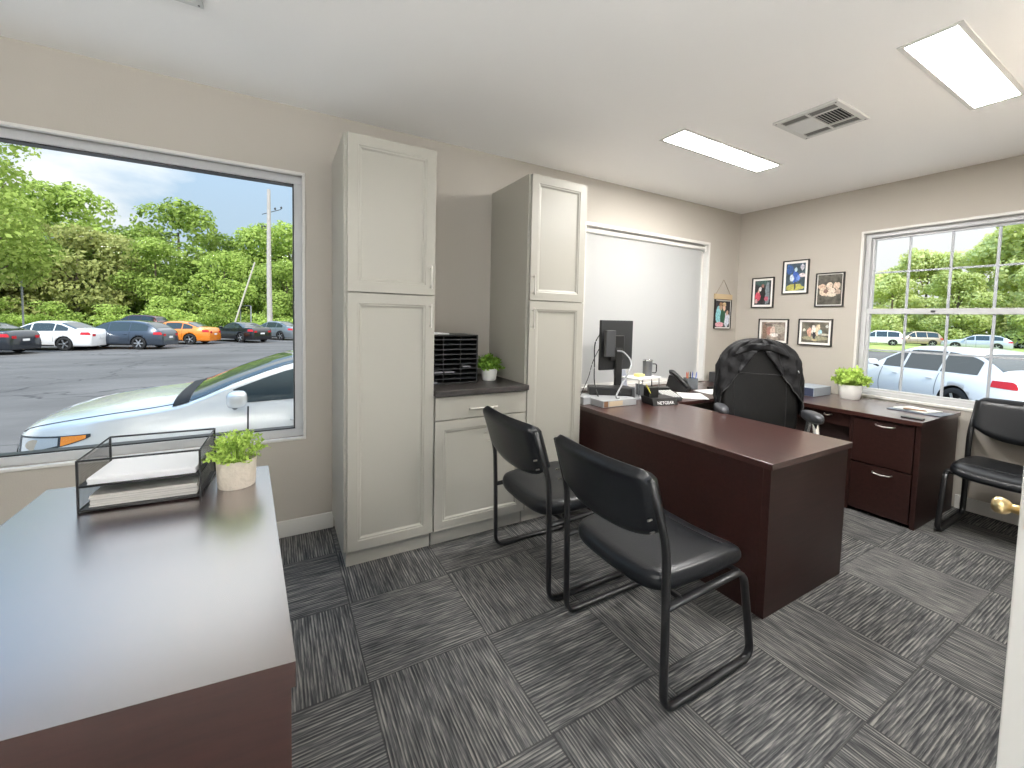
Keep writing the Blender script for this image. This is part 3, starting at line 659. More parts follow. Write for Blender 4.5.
# jacket over the chair back
jk = thing('jacket', 'black zip jacket draped over the back of the executive chair', 'jacket', (3.03, 1.675, 0), radians(221))
rj = random.Random(4)
def jsurf(z, a, off=.020):
    fold = .006*sin(a*9+z*13)+.004*sin(a*17-z*31)+.003*sin(z*60+a*5)
    p = back_surf(off+fold+.012*max(0, (1.0-z)), z, a)
    return p
# edge angle (front opening) as function of height: narrow at the collar, wide at the hem
def edge(z):
    k = max(0, min(1, (1.135-z)/(1.135-.80))); return math.asin(min(.97, .15+.80*k)**(1/.75))
ztop = 1.2336
levels = [.70+(ztop-.70)*(1-(1-i/40)**1.3) for i in range(41)]
mb = MB(); vs = []; nn = 70
for z in levels:
    e0 = edge(z) if z < 1.14 else 0.02
    zz = z
    for j in range(nn+1):
        a = e0+(2*pi-2*e0)*j/nn; aa = a if a <= pi else a-2*pi
        hem = 0
        vs.append(jsurf(zz, aa, .018 if z < 1.16 else .018))
mb.add(vs, [(i*(nn+1)+j, i*(nn+1)+j+1, (i+1)*(nn+1)+j+1, (i+1)*(nn+1)+j) for i in range(40) for j in range(nn)], 0, True)
o = 40*(nn+1); mb.add([vs[o+j] for j in range(nn+1)], [list(range(nn+1))], 0, True)
body = mb.build('jacket_body', jacketm, jk, solid=.006)
for s in (-1, 1):
    mb = MB(); mb.tube([jsurf(z, s*edge(z), .024) for z in [.70+.46*i/24 for i in range(25)]], .0035, 6); mb.build('zipper', zipm, body)
    # sleeve: bulging vertical fold on the side
    mb = MB(); P = [jsurf(z, s*1.75, .020) + Vector((.0, s*.006, 0)) for z in [1.10, 1.02, .94, .86, .79, .73]]; mb.tube(P, [.012, .018, .020, .020, .018, .014], 14); mb.build('sleeve', jacketm, jk)
# collar standing proud with dark inside
mb = MB()
def coll(u, v):
    a = -1.0+2.0*u; z = 1.135+.060*v+.018*cos(a*1.6)-.028*abs(a)**1.5; p = jsurf(min(z, 1.2), a*.62, .026+.016*v*(1-abs(a))); return p
mb.grid(coll, 24, 5); mb.build('collar', jacketm, jk, solid=.010)
mb = MB()
for s in (-1, 1):   # folded lapels
    def lap(u, v, s=s):
        z = 1.150-.17*u; a = edge(z)+(.34*(1-u)**.8+.03)*v-.02; return jsurf(z, s*a, .032-.010*v)
    mb.grid(lap, 12, 5)
mb.build('lapel', jacketm, jk, solid=.005)
mb = MB(); c0 = jsurf(1.005, .98, .030); c1 = jsurf(1.018, .84, .030); mb.tube([c0, c1], .005, 6, rx=.003); mb.build('chest_logo', mat('logo_thread', (.6, .6, .62), .5), jk)

# ------------------------------------------------------------------ things on the desk
def mono(name, label, cat, mb, m, bevel=0, group=None, **k): return tag(mb.build(name, m, bevel=bevel, **k), label, cat, group)
Z = DH+.001
# flat silver binder box and black drive box under the monitor
t = thing('binder', 'flat grey binder with a tan label lying on the desk under the monitor', 'binder', (2.155, 2.32, Z), radians(-2))
MB().box(-.16, .155, -.145, .16, 0, .048).build('cover', mat('binder_grey', (.33, .34, .35), .4), t, bevel=.003)
MB().box(-.105, .02, -.1465, -.1445, .006, .042).build('label', mat('tan_label', (.50, .40, .28), .6), t)
MB().box(-.15, -.115, -.1465, -.1445, .004, .044).build('label', mat('brown_label', (.20, .10, .05), .6), t)
t = thing('dock_box', 'black box unit on top of the grey binder', 'box', (2.235, 2.37, Z+.049), radians(-33))
MB().box(-.17, .15, -.06, .075, 0, .060).build('housing', blackpl, t, bevel=.006)
MB().tube([(.06, -.0605, .03), (.06, -.062, .03)], .006, 12).build('button', darkpl, t)
# monitor
t = thing('monitor', 'black computer monitor seen from behind on the desk', 'monitor', (2.36, 2.46, Z), 0)
mb = MB(); mb.box(-.170, .170, -.012, .014, .225, .618); mb.build('shell', mat('monitor_back', (.022, .023, .024), .42), t, bevel=.006)
MB().box(-.165, .165, .0142, .0155, .232, .612).build('screen', blackpl, t)
mb = MB(); mb.box(-.085, .06, -.035, -.0125, .30, .50); mb.build('rear_housing', blackpl, t, bevel=.008)
mb = MB(); mb.box(-.035, .035, -.045, -.020, .09, .40); mb.build('stand_neck', blackpl, t, bevel=.008)
mb = MB(); mb.lathe([(.12, 0), (.12, .010), (.10, .016), (.03, .022), (.03, .10)], 28, T=TR(0, -.02, 0)); mb.build('stand_base', blackpl, t)
t = thing('mini_computer', 'slim black mini computer fixed behind the monitor', 'computer', (2.245, 2.42, Z+.335), 0)
MB().box(-.055, .040, -.035, -.004, 0, .205).build('case', darkpl, t, bevel=.005)
MB().box(.0405, .042, -.030, -.010, .05, .12).build('port', steel, t)
def cable(name, label, pts, r, m):
    P = []; pts = [Vector(p) for p in pts]
    for i in range(len(pts)-1):
        a = pts[max(i-1, 0)]; b = pts[i]; c = pts[i+1]; d = pts[min(i+2, len(pts)-1)]
        for k in range(8):
            u = k/8; P.append(.5*((2*b)+(c-a)*u+(2*a-5*b+4*c-d)*u*u+(-a+3*b-3*c+d)*u**3))
    P.append(pts[-1]); mono(name, label, 'cable', MB().tube(P, r, 6), m)
cable('cable', 'pale grey cable curving down from behind the monitor to the grey binder', [(2.32, 2.40, 1.11), (2.335, 2.34, 1.10), (2.33, 2.26, 1.02), (2.20, 2.22, .88), (2.13, 2.20, .80), (2.16, 2.20, .787)], .0065, greypl)
cable('cable', 'black cable hanging down behind the left edge of the monitor', [(2.19, 2.46, 1.24), (2.15, 2.47, 1.16), (2.16, 2.48, 1.0), (2.13, 2.44, .88), (2.09, 2.36, .80), (2.08, 2.30, .735)], .005, blackpl)
cable('cable', 'thin black cable looping beside the shaded window to the left of the monitor', [(2.2, 2.46, 1.15), (2.16, 2.50, 1.02), (2.12, 2.50, .90), (2.02, 2.45, .80), (1.96, 2.42, .735)], .003, blackpl)
mono('power_adapter', 'pale square power adapter on the desk at the left of the binder', 'adapter', MB().box(1.93, 2.0, 2.32, 2.40, Z, Z+.055), greypl, bevel=.004)
# white riser shelf with metal legs
riserm = mat('riser_white', (.75, .75, .74), .35)
t = thing('monitor_riser', 'white wire-legged riser shelf carrying the grey mug', 'shelf', (2.62, 2.42, Z), radians(6))
MB().box(-.16, .14, -.09, .09, .150, .162).build('shelf', riserm, t, bevel=.003)
for sx_ in (-.14, .12):
    mb = MB(); mb.tube(rounded_path([(sx_, -.08, .15), (sx_, -.085, .003), (sx_, .085, .003), (sx_, .08, .15)], .03, 5), .005, 8); mb.build('leg', chrome, t)
t2 = world_pt(t, (.07, 0, .163))
mg = thing('mug', 'grey insulated mug with a squared handle standing on the white riser', 'mug', t2, radians(-30))
mb = MB(); mb.lathe([(.034, 0), (.037, .003), (.040, .125), (.0405, .13), (.037, .13), (.035, .02), (.001, .018)], 32, caps=False); mb.build('cup', mat('mug_grey', (.15, .155, .165), .35, .3), mg)
MB().tube(rounded_path([(.038, 0, .10), (.075, 0, .10), (.075, 0, .025), (.037, 0, .025)], .015, 5), .005, 8).build('handle', blackpl, mg)
MB().lathe([(.0415, .124), (.0418, .132), (.0405, .134)], 32, caps=False).build('rim', chrome, mg)
mono('notebook', 'pale blue-grey notebook leaning upright behind the riser', 'notebook', MB().box(-.065, .065, -.008, .008, 0, .19, T=TR(2.60, 2.62, Z, 0, radians(-12))), mat('blue_grey_cover', (.33, .35, .42), .5), bevel=.002)
mono('sticky_note_pad', 'yellow sticky notes on the white riser beside the mug', 'sticky notes', MB().box(2.555, 2.615, 2.385, 2.445, Z+.1625, Z+.185), mat('yellow_note', (.85, .72, .25), .7))
mono('desk_tray', 'low grey paper tray beside the riser under the monitor', 'tray', MB().box(2.42, 2.60, 2.30, 2.46, Z, Z+.012).box(2.42, 2.428, 2.30, 2.46, Z, Z+.10).box(2.592, 2.60, 2.30, 2.46, Z, Z+.10).box(2.42, 2.60, 2.452, 2.46, Z, Z+.07), greypl, bevel=.002)
# pen holder / business card base with writing
t = thing('card_holder', 'black desk caddy with white lettering at the front of the desk', 'desk caddy', (2.50, 2.135, Z), radians(-12))
mb = MB(); mb.prism([(-.10, -.075, 0), (.115, -.075, 0), (.115, -.055, .050), (-.10, -.055, .050)], (0, .14, 0)); mb.build('base', blackpl, t, bevel=.004)
MB().box(-.095, -.01, -.01, .06, .0505, .125).build('cup', blackpl, t, bevel=.005)
fc = bpy.data.curves.new('lettering', 'FONT'); fc.body = 'NETGEAR'; fc.size = .033; fc.extrude = .0006; fc.align_x = 'CENTER'
fo = bpy.data.objects.new('lettering', fc); COL.objects.link(fo); dg = bpy.context.evaluated_depsgraph_get(); dg.update()
me = bpy.data.meshes.new_from_object(fo.evaluated_get(dg)); bpy.data.objects.remove(fo); me.materials.append(mat('lettering_white', (.8, .8, .8), .5))
fo = bpy.data.objects.new('lettering', me); COL.objects.link(fo); fo.parent = t; fo.location = (.01, -.0775+.0045, .008); fo.rotation_euler = (radians(90-22), 0, 0)
def pen(x, y, z, tilt, rz, m, label, L=.14):
    mb = MB(); T = TR(x, y, z, rz, 0, tilt); mb.lathe([(.0045, 0), (.0045, L-.02), (.002, L)], 8, T=T); mono('pen', label, 'pen', mb, m)
yel = mat('pen_yellow', (.75, .65, .08), .4); red = mat('pen_red', (.6, .08, .04), .4); blu = mat('pen_blue', (.06, .12, .45), .4)
p = world_pt(t, (-.055, .02, .056))
pen(p.x-.01, p.y-.02, Z+.052, -.6, 0, yel, 'yellow pen poking out to the left of the black desk caddy', .12)
pen(p.x+.01, p.y, Z+.052, .2, 1, blackpl, 'black pen standing in the black desk caddy', .13)
# calculator / adding machine behind the caddy
t = thing('calculator', 'grey desk calculator with rows of keys behind the black caddy', 'calculator', (2.70, 2.235, Z), radians(-14))
T = TR(0, 0, .01, 0, radians(14)); MB().box(-.075, .075, -.10, .10, .0, .028, T=TR(0, 0, .024, 0, radians(14))).build('body', darkpl, t, bevel=.004)
ky = mat('key_grey', (.50, .50, .49), .5)
for i in range(5):
    for j in range(6): MB().box(-.062+.026*i, -.042+.026*i, -.085+.022*j, -.069+.022*j, .0285, .034, T=TR(0, 0, .024, 0, radians(14))).build('key', ky, t)
MB().box(-.065, .065, .055, .09, .0285, .045, T=TR(0, 0, .024, 0, radians(14))).build('display', blackpl, t, bevel=.003)
# phone
t = thing('desk_phone', 'black desk telephone with the handset on its left side', 'telephone', (3.17, 2.50, Z), radians(-62))
mb = MB(); mb.prism([(-.09, -.10, 0), (.10, -.10, 0), (.10, -.10, .018), (-.03, -.10, .135), (-.06, -.10, .14)], (0, .20, 0)); mb.build('base', blackpl, t, bevel=.004)
P = rounded_path([(.10, -.075, .038), (.085, -.075, .062), (-.035, -.075, .170), (-.06, -.075, .165)], .02, 5); MB().tube(P, .020, 10, rx=.024).build('handset', blackpl, t)
for i in range(4):
    for j in range(3):
        s = .025+i*.026; MB().box(-.007, .007, -.006+j*.022, .008+j*.022, 0, .004, T=TR(.10-s, 0, .018+s*.9, 0, 0, radians(42))).build('key', ky, t)
MB().box(-.026, .026, -.01, .07, 0, .004, T=TR(-.018, 0, .124, 0, 0, radians(42))).build('display', greypl, t)
# pen cup + pens
t = thing('pen_cup', 'square dark mesh pen cup beside the telephone', 'pen cup', (3.345, 2.50, Z), radians(-20))
mb = MB(); 
for (a, b, c, d) in ((-.05, .05, -.04, -.036), (-.05, .05, .036, .04), (-.05, -.046, -.036, .036), (.046, .05, -.036, .036)): mb.box(a, b, c, d, 0, .10)
mb.box(-.05, .05, -.04, .04, 0, .003); mb.build('body', mat('mesh_grey', (.10, .11, .12), .4), t, bevel=.001)
for i, (dx, dy, ti, rz, m, lb) in enumerate(((-.035, 0, -.10, .2, red, 'red pen leaning left in the mesh pen cup'), (-.022, .012, -.04, .9, mat('pen_orange', (.7, .2, .05), .4), 'orange-red pen in the mesh pen cup, beside the red one'), (.01, 0, .08, 0, blu, 'blue pen in the middle of the mesh pen cup'), (.022, .014, .16, .5, mat('pen_white', (.75, .77, .8), .4), 'white pen in the mesh pen cup'), (.034, -.01, .12, -.4, blu, 'blue pen at the right side of the mesh pen cup'), (-.01, -.015, .03, 2, blackpl, 'black pen in the mesh pen cup'))):
    q = world_pt(t, (dx, dy, .004)); pen(q.x, q.y, q.z, ti, rz, m, lb, .155)
# papers
mono('paper_sheet', 'white papers on the desk in front of the telephone', 'papers', MB().box(-.10, .10, -.13, .13, 0, .004, T=TR(3.02, 2.235, Z, radians(-40))), paperm)
mono('paper_sheet', 'white papers on the bridge worktop beside the executive chair', 'papers', MB().box(-.12, .12, -.10, .10, 0, .003, T=TR(3.38, 2.30, Z, radians(-10))), paperm)
mono('stapler', 'small black stapler on the papers near the pen cup', 'stapler', MB().box(3.48, 3.58, 2.40, 2.425, Z, Z+.022), blackpl, bevel=.004)
mono('speaker_box', 'small dark grey box against the wall by the shaded window', 'box', MB().box(3.93, 4.07, 2.60, 2.72, Z, Z+.105), darkpl, bevel=.004)
t = thing('tissue_box', 'flat grey and navy box on the credenza behind the executive chair', 'box', (4.15, 1.87, Z), radians(0))
MB().box(-.15, .15, -.095, .095, 0, .075).build('box', mat('box_grey', (.34, .38, .43), .5), t, bevel=.003)
MB().box(-.1515, -.1495, -.09, .09, .003, .072).build('box_front', mat('box_navy', (.03, .04, .08), .5), t)
# clipboard, leaflets, small black phone on the credenza
mono('clipboard', 'dark clipboard lying on the credenza under the grid window', 'clipboard', MB().box(-.11, .11, -.15, .15, 0, .006, T=TR(4.10, 1.13, Z, radians(-4))), mat('clipboard_grey', (.10, .12, .15), .5), bevel=.002)
mono('leaflet', 'open printed leaflet lying on the dark clipboard', 'leaflet', MB().box(-.085, .095, -.10, .10, .0068, .012, T=TR(4.12, 1.15, Z, radians(-14))), mat('leaflet_print', (.62, .62, .58), .6, var=(14, .5)), bevel=.001)
mono('pen', 'brown pen resting on the leaflet on the credenza', 'pen', MB().lathe([(.005, 0), (.005, .11), (.002, .125)], 8, T=TR(4.03, 1.20, Z+.018, radians(-80), 0, radians(90))), mat('pen_brown', (.25, .13, .06), .4))
mono('phone_case', 'small black card lying near the corner of the credenza', 'phone', MB().box(-.03, .03, -.055, .055, 0, .008, T=TR(3.745, 1.063, Z, radians(2))), blackpl, bevel=.003)

# ------------------------------------------------------------------ framed pictures
framem = mat('black_frame', (.012, .011, .010), .35); mattem = mat('picture_mat', (.80, .78, .74), .7)
def blob(cx, cy, rx, ry, rr, n=12): return [(cx+rx*cos(2*pi*i/n)*rr.uniform(.75, 1.15), cy+ry*sin(2*pi*i/n)*rr.uniform(.75, 1.15)) for i in range(n)]
def picture(y0, y1, z0, z1, mw, bgc, shapes, label, x=None, seed=1, fw=.010, mtm=None, axis='x', name='framed_picture', group='framed photographs on the wall', top=0):
    t = thing(name, label, 'picture', (WX-.012, (y0+y1)/2, z0) if axis == 'x' else ((y0+y1)/2, D-.01, z0), world=True, group=group)
    def P(a, z, d): return (WX-d, a, z) if axis == 'x' else (a, D-d, z)
    def bx(mb, a0, a1, c0, c1, d0, d1):
        if axis == 'x': mb.box(WX-d1, WX-d0, a0, a1, c0, c1)
        else: mb.box(a0, a1, D-d1, D-d0, c0, c1)
        return mb
    mb = MB()
    for (p, q, r, s) in ((y0, y1, z1-fw, z1), (y0, y1, z0, z0+fw), (y0, y0+fw, z0+fw, z1-fw), (y1-fw, y1, z0+fw, z1-fw)): bx(mb, p, q, r, s, .001, .020)
    mb.build('frame', framem, t, bevel=.001)
    bx(MB(), y0+fw, y1-fw, z0+fw, z1-fw, .0015, .010).build('mount', mtm or mattem, t)
    a0, a1, c0, c1 = y0+fw+mw, y1-fw-mw, z0+fw+mw, z1-fw-mw
    ph = bx(MB(), a0, a1, c0, c1, .0105, .0115)
    mats = [mat('photo_bg_%02d%02d%02d' % tuple(int(v*99) for v in bgc), bgc, .4, var=(25, .6))]; rr = random.Random(seed)
    for k, (cx, cy, rx, ry, c) in enumerate(shapes):
        m = mat('print_%02d%02d%02d' % tuple(int(v*99) for v in c), c, .4, var=(60, .35))
        if m not in mats: mats.append(m)
        pts = blob(cx, cy, rx, ry, rr); pts = [(min(1, max(0, a)), min(1, max(0, b))) for a, b in pts]
        A = (lambda u: a1+(a0-a1)*u) if axis == 'x' else (lambda u: a0+(a1-a0)*u)
        ph.poly([P(A(u), c0+(c1-c0)*v, .0118+.0002*k) for u, v in pts], mats.index(m))
    ph.build('photo', mats, t)
    return t
sk = (.55, .36, .26)
picture(2.385, 2.612, 1.515, 1.830, .022, (.03, .035, .04), [(.5, .9, .5, .12, (.05, .10, .09)), (.8, .5, .16, .5, (.20, .24, .26)), (.5, .45, .18, .35, (.02, .02, .02)), (.5, .78, .09, .08, (.30, .15, .12)), (.2, .35, .18, .2, (.55, .08, .12)), (.25, .55, .07, .07, sk), (.75, .25, .14, .1, (.45, .10, .15)), (.35, .65, .1, .09, (.6, .6, .6)), (.12, .15, .1, .1, (.5, .3, .3))], 'small black-framed photo of people in red, leftmost of the upper row on the far wall', seed=1)
picture(2.072, 2.308, 1.648, 1.978, .022, (.05, .08, .10), [(.5, .12, .5, .14, (.42, .40, .10)), (.2, .8, .2, .18, (.04, .10, .28)), (.85, .55, .18, .08, (.7, .6, .6)), (.85, .85, .1, .12, (.5, .5, .55)), (.5, .5, .2, .24, (.05, .12, .45)), (.33, .46, .12, .14, (.60, .68, .85)), (.65, .47, .1, .12, (.15, .25, .6)), (.52, .78, .09, .09, (.45, .60, .65)), (.5, .18, .05, .15, (.05, .06, .08))], 'black-framed photo of a figure in blue, highest of the five on the far wall', seed=2)
picture(1.780, 2.008, 1.520, 1.832, .008, (.085, .08, .065), [(.2, .6, .18, .1, (.55, .40, .30)), (.5, .62, .14, .12, (.6, .48, .38)), (.8, .62, .14, .12, (.55, .42, .33)), (.3, .42, .24, .15, (.62, .50, .38)), (.35, .45, .1, .08, (.20, .12, .10)), (.6, .45, .14, .12, (.6, .5, .42)), (.85, .42, .12, .1, (.4, .3, .24)), (.6, .33, .2, .06, (.6, .52, .42))], 'black-framed brown group photo nearest the grid window in the upper row', seed=3)
picture(2.225, 2.520, 1.150, 1.400, .022, (.30, .25, .21), [(.15, .5, .12, .5, (.22, .15, .11)), (.7, .6, .3, .3, (.38, .34, .28)), (.35, .5, .14, .3, (.40, .20, .16)), (.5, .45, .12, .3, (.65, .50, .42)), (.55, .3, .2, .12, (.75, .7, .66)), (.3, .85, .2, .08, (.15, .12, .10))], 'pale brown framed photo partly hidden by the executive chair', seed=4)
picture(1.850, 2.135, 1.152, 1.405, .020, (.12, .11, .085), [(.5, .2, .5, .12, (.32, .30, .20)), (.1, .6, .06, .08, (.6, .6, .5)), (.3, .5, .09, .25, (.62, .35, .26)), (.46, .62, .1, .22, (.72, .66, .60)), (.48, .35, .07, .18, (.03, .03, .04)), (.62, .6, .1, .3, (.70, .55, .38)), (.70, .5, .08, .14, (.35, .55, .60)), (.85, .4, .2, .05, (.5, .48, .4)), (.5, .12, .1, .06, (.6, .5, .3)), (.95, .8, .06, .08, (.6, .6, .55))], 'wide framed photo of three standing people, right in the lower row on the far wall', seed=5)
t = picture(4.045, 4.325, 1.285, 1.598, .012, (.02, .02, .025), [(.2, .45, .2, .35, (.25, .55, .60)), (.8, .3, .2, .3, (.62, .66, .75)), (.5, .4, .18, .4, (.02, .10, .05)), (.35, .75, .12, .12, sk), (.58, .75, .12, .12, (.70, .48, .35)), (.35, .88, .13, .08, (.35, .2, .1)), (.6, .88, .13, .08, (.6, .45, .25)), (.3, .1, .3, .1, (.70, .35, .40)), (.8, .55, .1, .1, sk)], 'colourful photo hanging by a string beside the shaded window', seed=6, fw=.004, axis='y', name='hanging_picture', group='wall photo by the window', mtm=mattem)
MB().box(4.035, 4.335, D-.016, D-.001, 1.60, 1.655).build('wooden_bar', mat('pale_wood', (.55, .42, .25), .6), t)
MB().tube([(4.06, D-.008, 1.655), (4.185, D-.006, 1.81), (4.31, D-.008, 1.655)], .0018, 5).build('string', mat('twine', (.25, .2, .15), .8), t)

# ------------------------------------------------------------------ outdoors
GZ = -.78
grassm = mat('grass', (.34, .42, .11), .95, var=(1.2, .4))
def gz(x, y):   # the lot sits a little higher beside the building
    d = max(x, y); k = min(1, max(0, (d-15)/9)); return -.60+(GZ+.60)*k*k*(3-2*k)
mb = MB(); mb.grid(lambda u, v: (-90+134*u, -60+107*v, gz(-90+134*u, -60+107*v)), 100, 80); struct(mb.build('parking_lot', ASPH))
struct(MB().box(XL-3, 11, D+TH+e, 6.9, -.75, -.595).box(WX+TH+e, 11, -25, D+TH+e, -.75, -.595).build('bounce_apron', mat('bounce_concrete', (.66, .64, .61))))  # bright strip added below the sight lines to reflect sunlight indoors
struct(MB().box(-120, 170, 47, 170, GZ-.1, GZ+.04).build('grass_verge', grassm))
struct(MB().box(44, 170, -60, 47, GZ-.1, GZ+.04).build('grass_field', grassm))

def smooth_interp(pts):
    pts = sorted(pts); xs = [p[0] for p in pts]; zs_ = [p[1] for p in pts]; n = len(xs)
    d = [(zs_[i+1]-zs_[i])/(xs[i+1]-xs[i]) for i in range(n-1)]; m = [d[0]]+[0 if d[i-1]*d[i] <= 0 else 2*d[i-1]*d[i]/(d[i-1]+d[i]) for i in range(1, n-1)]+[d[-1]]
    def f(x):
        if x <= xs[0]: return zs_[0]
        if x >= xs[-1]: return zs_[-1]
        i = max(j for j in range(n-1) if xs[j] <= x); h = xs[i+1]-xs[i]; t_ = (x-xs[i])/h
        return (1+2*t_)*(1-t_)**2*zs_[i]+t_*(1-t_)**2*h*m[i]+t_*t_*(3-2*t_)*zs_[i+1]+t_*t_*(t_-1)*h*m[i+1]
    return f
KINDS = {
 'sedan': dict(L=4.8, top=[(2.40, .56), (2.34, .70), (2.15, .79), (1.6, .90), (1.05, .985), (.95, 1.01), (.55, 1.20), (.18, 1.37), (-.15, 1.445), (-.6, 1.45), (-1.05, 1.39), (-1.5, 1.23), (-1.85, 1.10), (-2.2, 1.06), (-2.34, 1.0), (-2.40, .80)], ws=(.90, .16), rg=(-1.12, -1.80), win=(.62, -1.50), hub=1.38),
 'near': dict(L=4.8, belt=.955, hl=.10, top=[(2.40, .66), (2.35, .82), (2.2, .90), (1.75, .985), (1.3, 1.035), (1.18, 1.06), (.72, 1.245), (.25, 1.40), (-.15, 1.47), (-.6, 1.475), (-1.05, 1.42), (-1.5, 1.26), (-1.85, 1.14), (-2.2, 1.10), (-2.34, 1.04), (-2.40, .80)], ws=(1.12, .24), rg=(-1.12, -1.80), win=(.78, -1.50), hub=1.40),
 'coupe': dict(L=4.9, top=[(2.45, .60), (2.40, .78), (2.2, .86), (1.4, .95), (.75, 1.0), (.62, 1.03), (.20, 1.25), (-.1, 1.36), (-.5, 1.39), (-.9, 1.34), (-1.4, 1.15), (-1.65, 1.07), (-2.2, 1.06), (-2.40, 1.03), (-2.45, .80)], ws=(.58, -.02), rg=(-1.0, -1.62), win=(.35, -1.15), hub=1.45),
 'suv': dict(L=4.75, top=[(2.37, .62), (2.30, .86), (2.1, .95), (1.5, 1.04), (1.05, 1.09), (.95, 1.12), (.60, 1.35), (.30, 1.55), (-.1, 1.66), (-.8, 1.67), (-1.6, 1.62), (-1.95, 1.52), (-2.2, 1.20), (-2.33, 1.05), (-2.37, .80)], ws=(.92, .30), rg=(-1.98, -2.22), win=(.70, -1.90), hub=1.36),
 'wagon': dict(L=4.8, top=[(2.40, .56), (2.33, .72), (2.15, .81), (1.6, .92), (1.1, .99), (1.0, 1.02), (.60, 1.25), (.25, 1.42), (-.15, 1.50), (-.8, 1.51), (-1.5, 1.44), (-1.9, 1.28), (-2.2, 1.08), (-2.36, .98), (-2.40, .80)], ws=(.95, .24), rg=(-1.62, -2.12), win=(.66, -1.75), hub=1.38),
}
def fixn(o):
    b = bmesh.new(); b.from_mesh(o.data); bmesh.ops.remove_doubles(b, verts=b.verts, dist=1e-5); bmesh.ops.recalc_face_normals(b, faces=b.faces); b.to_mesh(o.data); b.free()
def car(label, cat, kind, paintc, loc, rz, detail=False, pm=(.35, .28), group='parked cars outside', spokes=5):
    K = KINDS[kind]; L2 = K['L']/2; top = smooth_interp(K['top']); hub = K['hub']; WR = .335
    paint = mat('paint_%03d%03d%03d' % tuple(int(v*999) for v in paintc), paintc, pm[1], pm[0], coat=1, coatr=.05)
    t = thing('car', label, cat, loc, rz, group)
    def w0(x):
        a = .915
        if x > 1.45: a -= .42*min(1, (x-1.45)/(L2-1.45))**3.2
        if x < -1.6: a -= .20*min(1, (-x-1.6)/(L2-1.6))**2.4
        return a
    BZ = K.get('belt', .90); HL = K.get('hl', 0)
    def belt(x): return min(BZ+.055*(.9-x)/2.5 if x > -L2 else .95, top(x)-.07)
    def sideY(x, z):
        zb = belt(x)
        if z <= zb:
            k = (z-.22)/max(.1, zb-.22); return w0(x)*(.93+.07*sin(pi*min(1, max(0, k*.95+.05)))**.7)*(1-.035*max(0, k-.5)*2)
        yb = w0(x)*.935*1.0; yb = w0(x)*(.93+.07*sin(pi)**.7 if False else .93+.07*max(0, sin(pi*1.0))**.7)*(1-.035)
        kk = w0(x)*(.93+.07*abs(sin(pi*1.0))**.7)*(1-.035); return kk-(z-zb)*.44
    nS = 72; stations = [L2*(1-2*i/nS) for i in range(nS+1)]
    def section(x, shrink=1):
        zt = top(x); drop = min(.085, (zt-.22)*.28); zE = zt-drop; pts = []
        for i in range(11):
            z = .22+(zE-.22)*i/10; pts.append((sideY(x, z)*shrink, z))
        yE = pts[-1][0]
        for i in range(1, 9):
            a = pi/2*i/8; pts.append((yE*max(0, cos(a))**.55, zE+(drop+.018)*sin(a)**.9))
        return pts
    mb = MB(); vs = []; n = None
    xs = [L2+.015]+stations+[-L2-.015]
    for q_, x in enumerate(xs):
        sh = .86 if q_ in (0, len(xs)-1) else 1; S = section(min(L2, max(-L2, x)), sh)
        if sh != 1: S = [(y, .22+(z-.22)*.9+.03) for y, z in S]
        ring = [(x, y, z) for y, z in S]+[(x, -y, z) for y, z in S[:-1][::-1]]; n = len(ring); vs += ring
    fs = [(i*n+j, (i+1)*n+j, (i+1)*n+(j+1) % n, i*n+(j+1) % n) for i in range(len(xs)-1) for j in range(n)] + [list(range(n)), list(range((len(xs)-1)*n, len(xs)*n))[::-1]]
    mb.add(vs, fs, 0, True); body = mb.build('body', [paint, undercar], t); fixn(body)
    cut = MB()
    for sx_ in (hub, -hub):
        for s in (-1, 1):
            T = TR(sx_, 0, WR, 0, 0, 0) @ Matrix.Rotation(pi/2, 4, 'X'); cut.lathe([(.385, s*.55), (.385, s*1.2)] if s > 0 else [(.385, -1.2), (.385, -.55)], 36, m=1, T=T, sm=False)
    cu = cut.build('cutter', [paint, undercar], t); fixn(cu)
    bo = body.modifiers.new('arch', 'BOOLEAN'); bo.operation = 'DIFFERENCE'; bo.object = cu; bo.solver = 'EXACT'
    bpy.context.view_layer.update(); dg = bpy.context.evaluated_depsgraph_get(); be = body.evaluated_get(dg); nm = bpy.data.meshes.new_from_object(be)
    body.modifiers.clear(); body.data = nm; bpy.data.objects.remove(cu)
    # wheels
    for sx_ in (hub, -hub):
        for s in (-1, 1):
            T = TR(sx_, s*.80, WR, 0 if s > 0 else pi, 0, 0) @ Matrix.Rotation(-pi/2, 4, 'X')
            wl = MB().lathe([(.20, -.09), (.30, -.10), (.328, -.085), (.335, -.05), (.335, .06), (.328, .09), (.30, .103), (.235, .10)], 36, T=T, caps=False).build('wheel', rubber, t)
            r = MB(); r.lathe([(.235, .098), (.222, .104), (.215, .085), (.205, .05), (.001, .045)], 36, T=T, caps=False, m=0)
            for k in range(spokes):
                a = 2*pi*k/spokes; r.add([(.03*cos(a+1.2), .03*sin(a+1.2), .092), (.03*cos(a-1.2), .03*sin(a-1.2), .092), (.222*cos(a-.15), .222*sin(a-.15), .096), (.222*cos(a+.15), .222*sin(a+.15), .096)], [(0, 1, 2, 3)], 1, False, T)
            r.lathe([(.05, .085), (.05, .098), (.03, .103)], 16, m=1, T=T)
            r.build('rim', [undercar, alloy], wl)
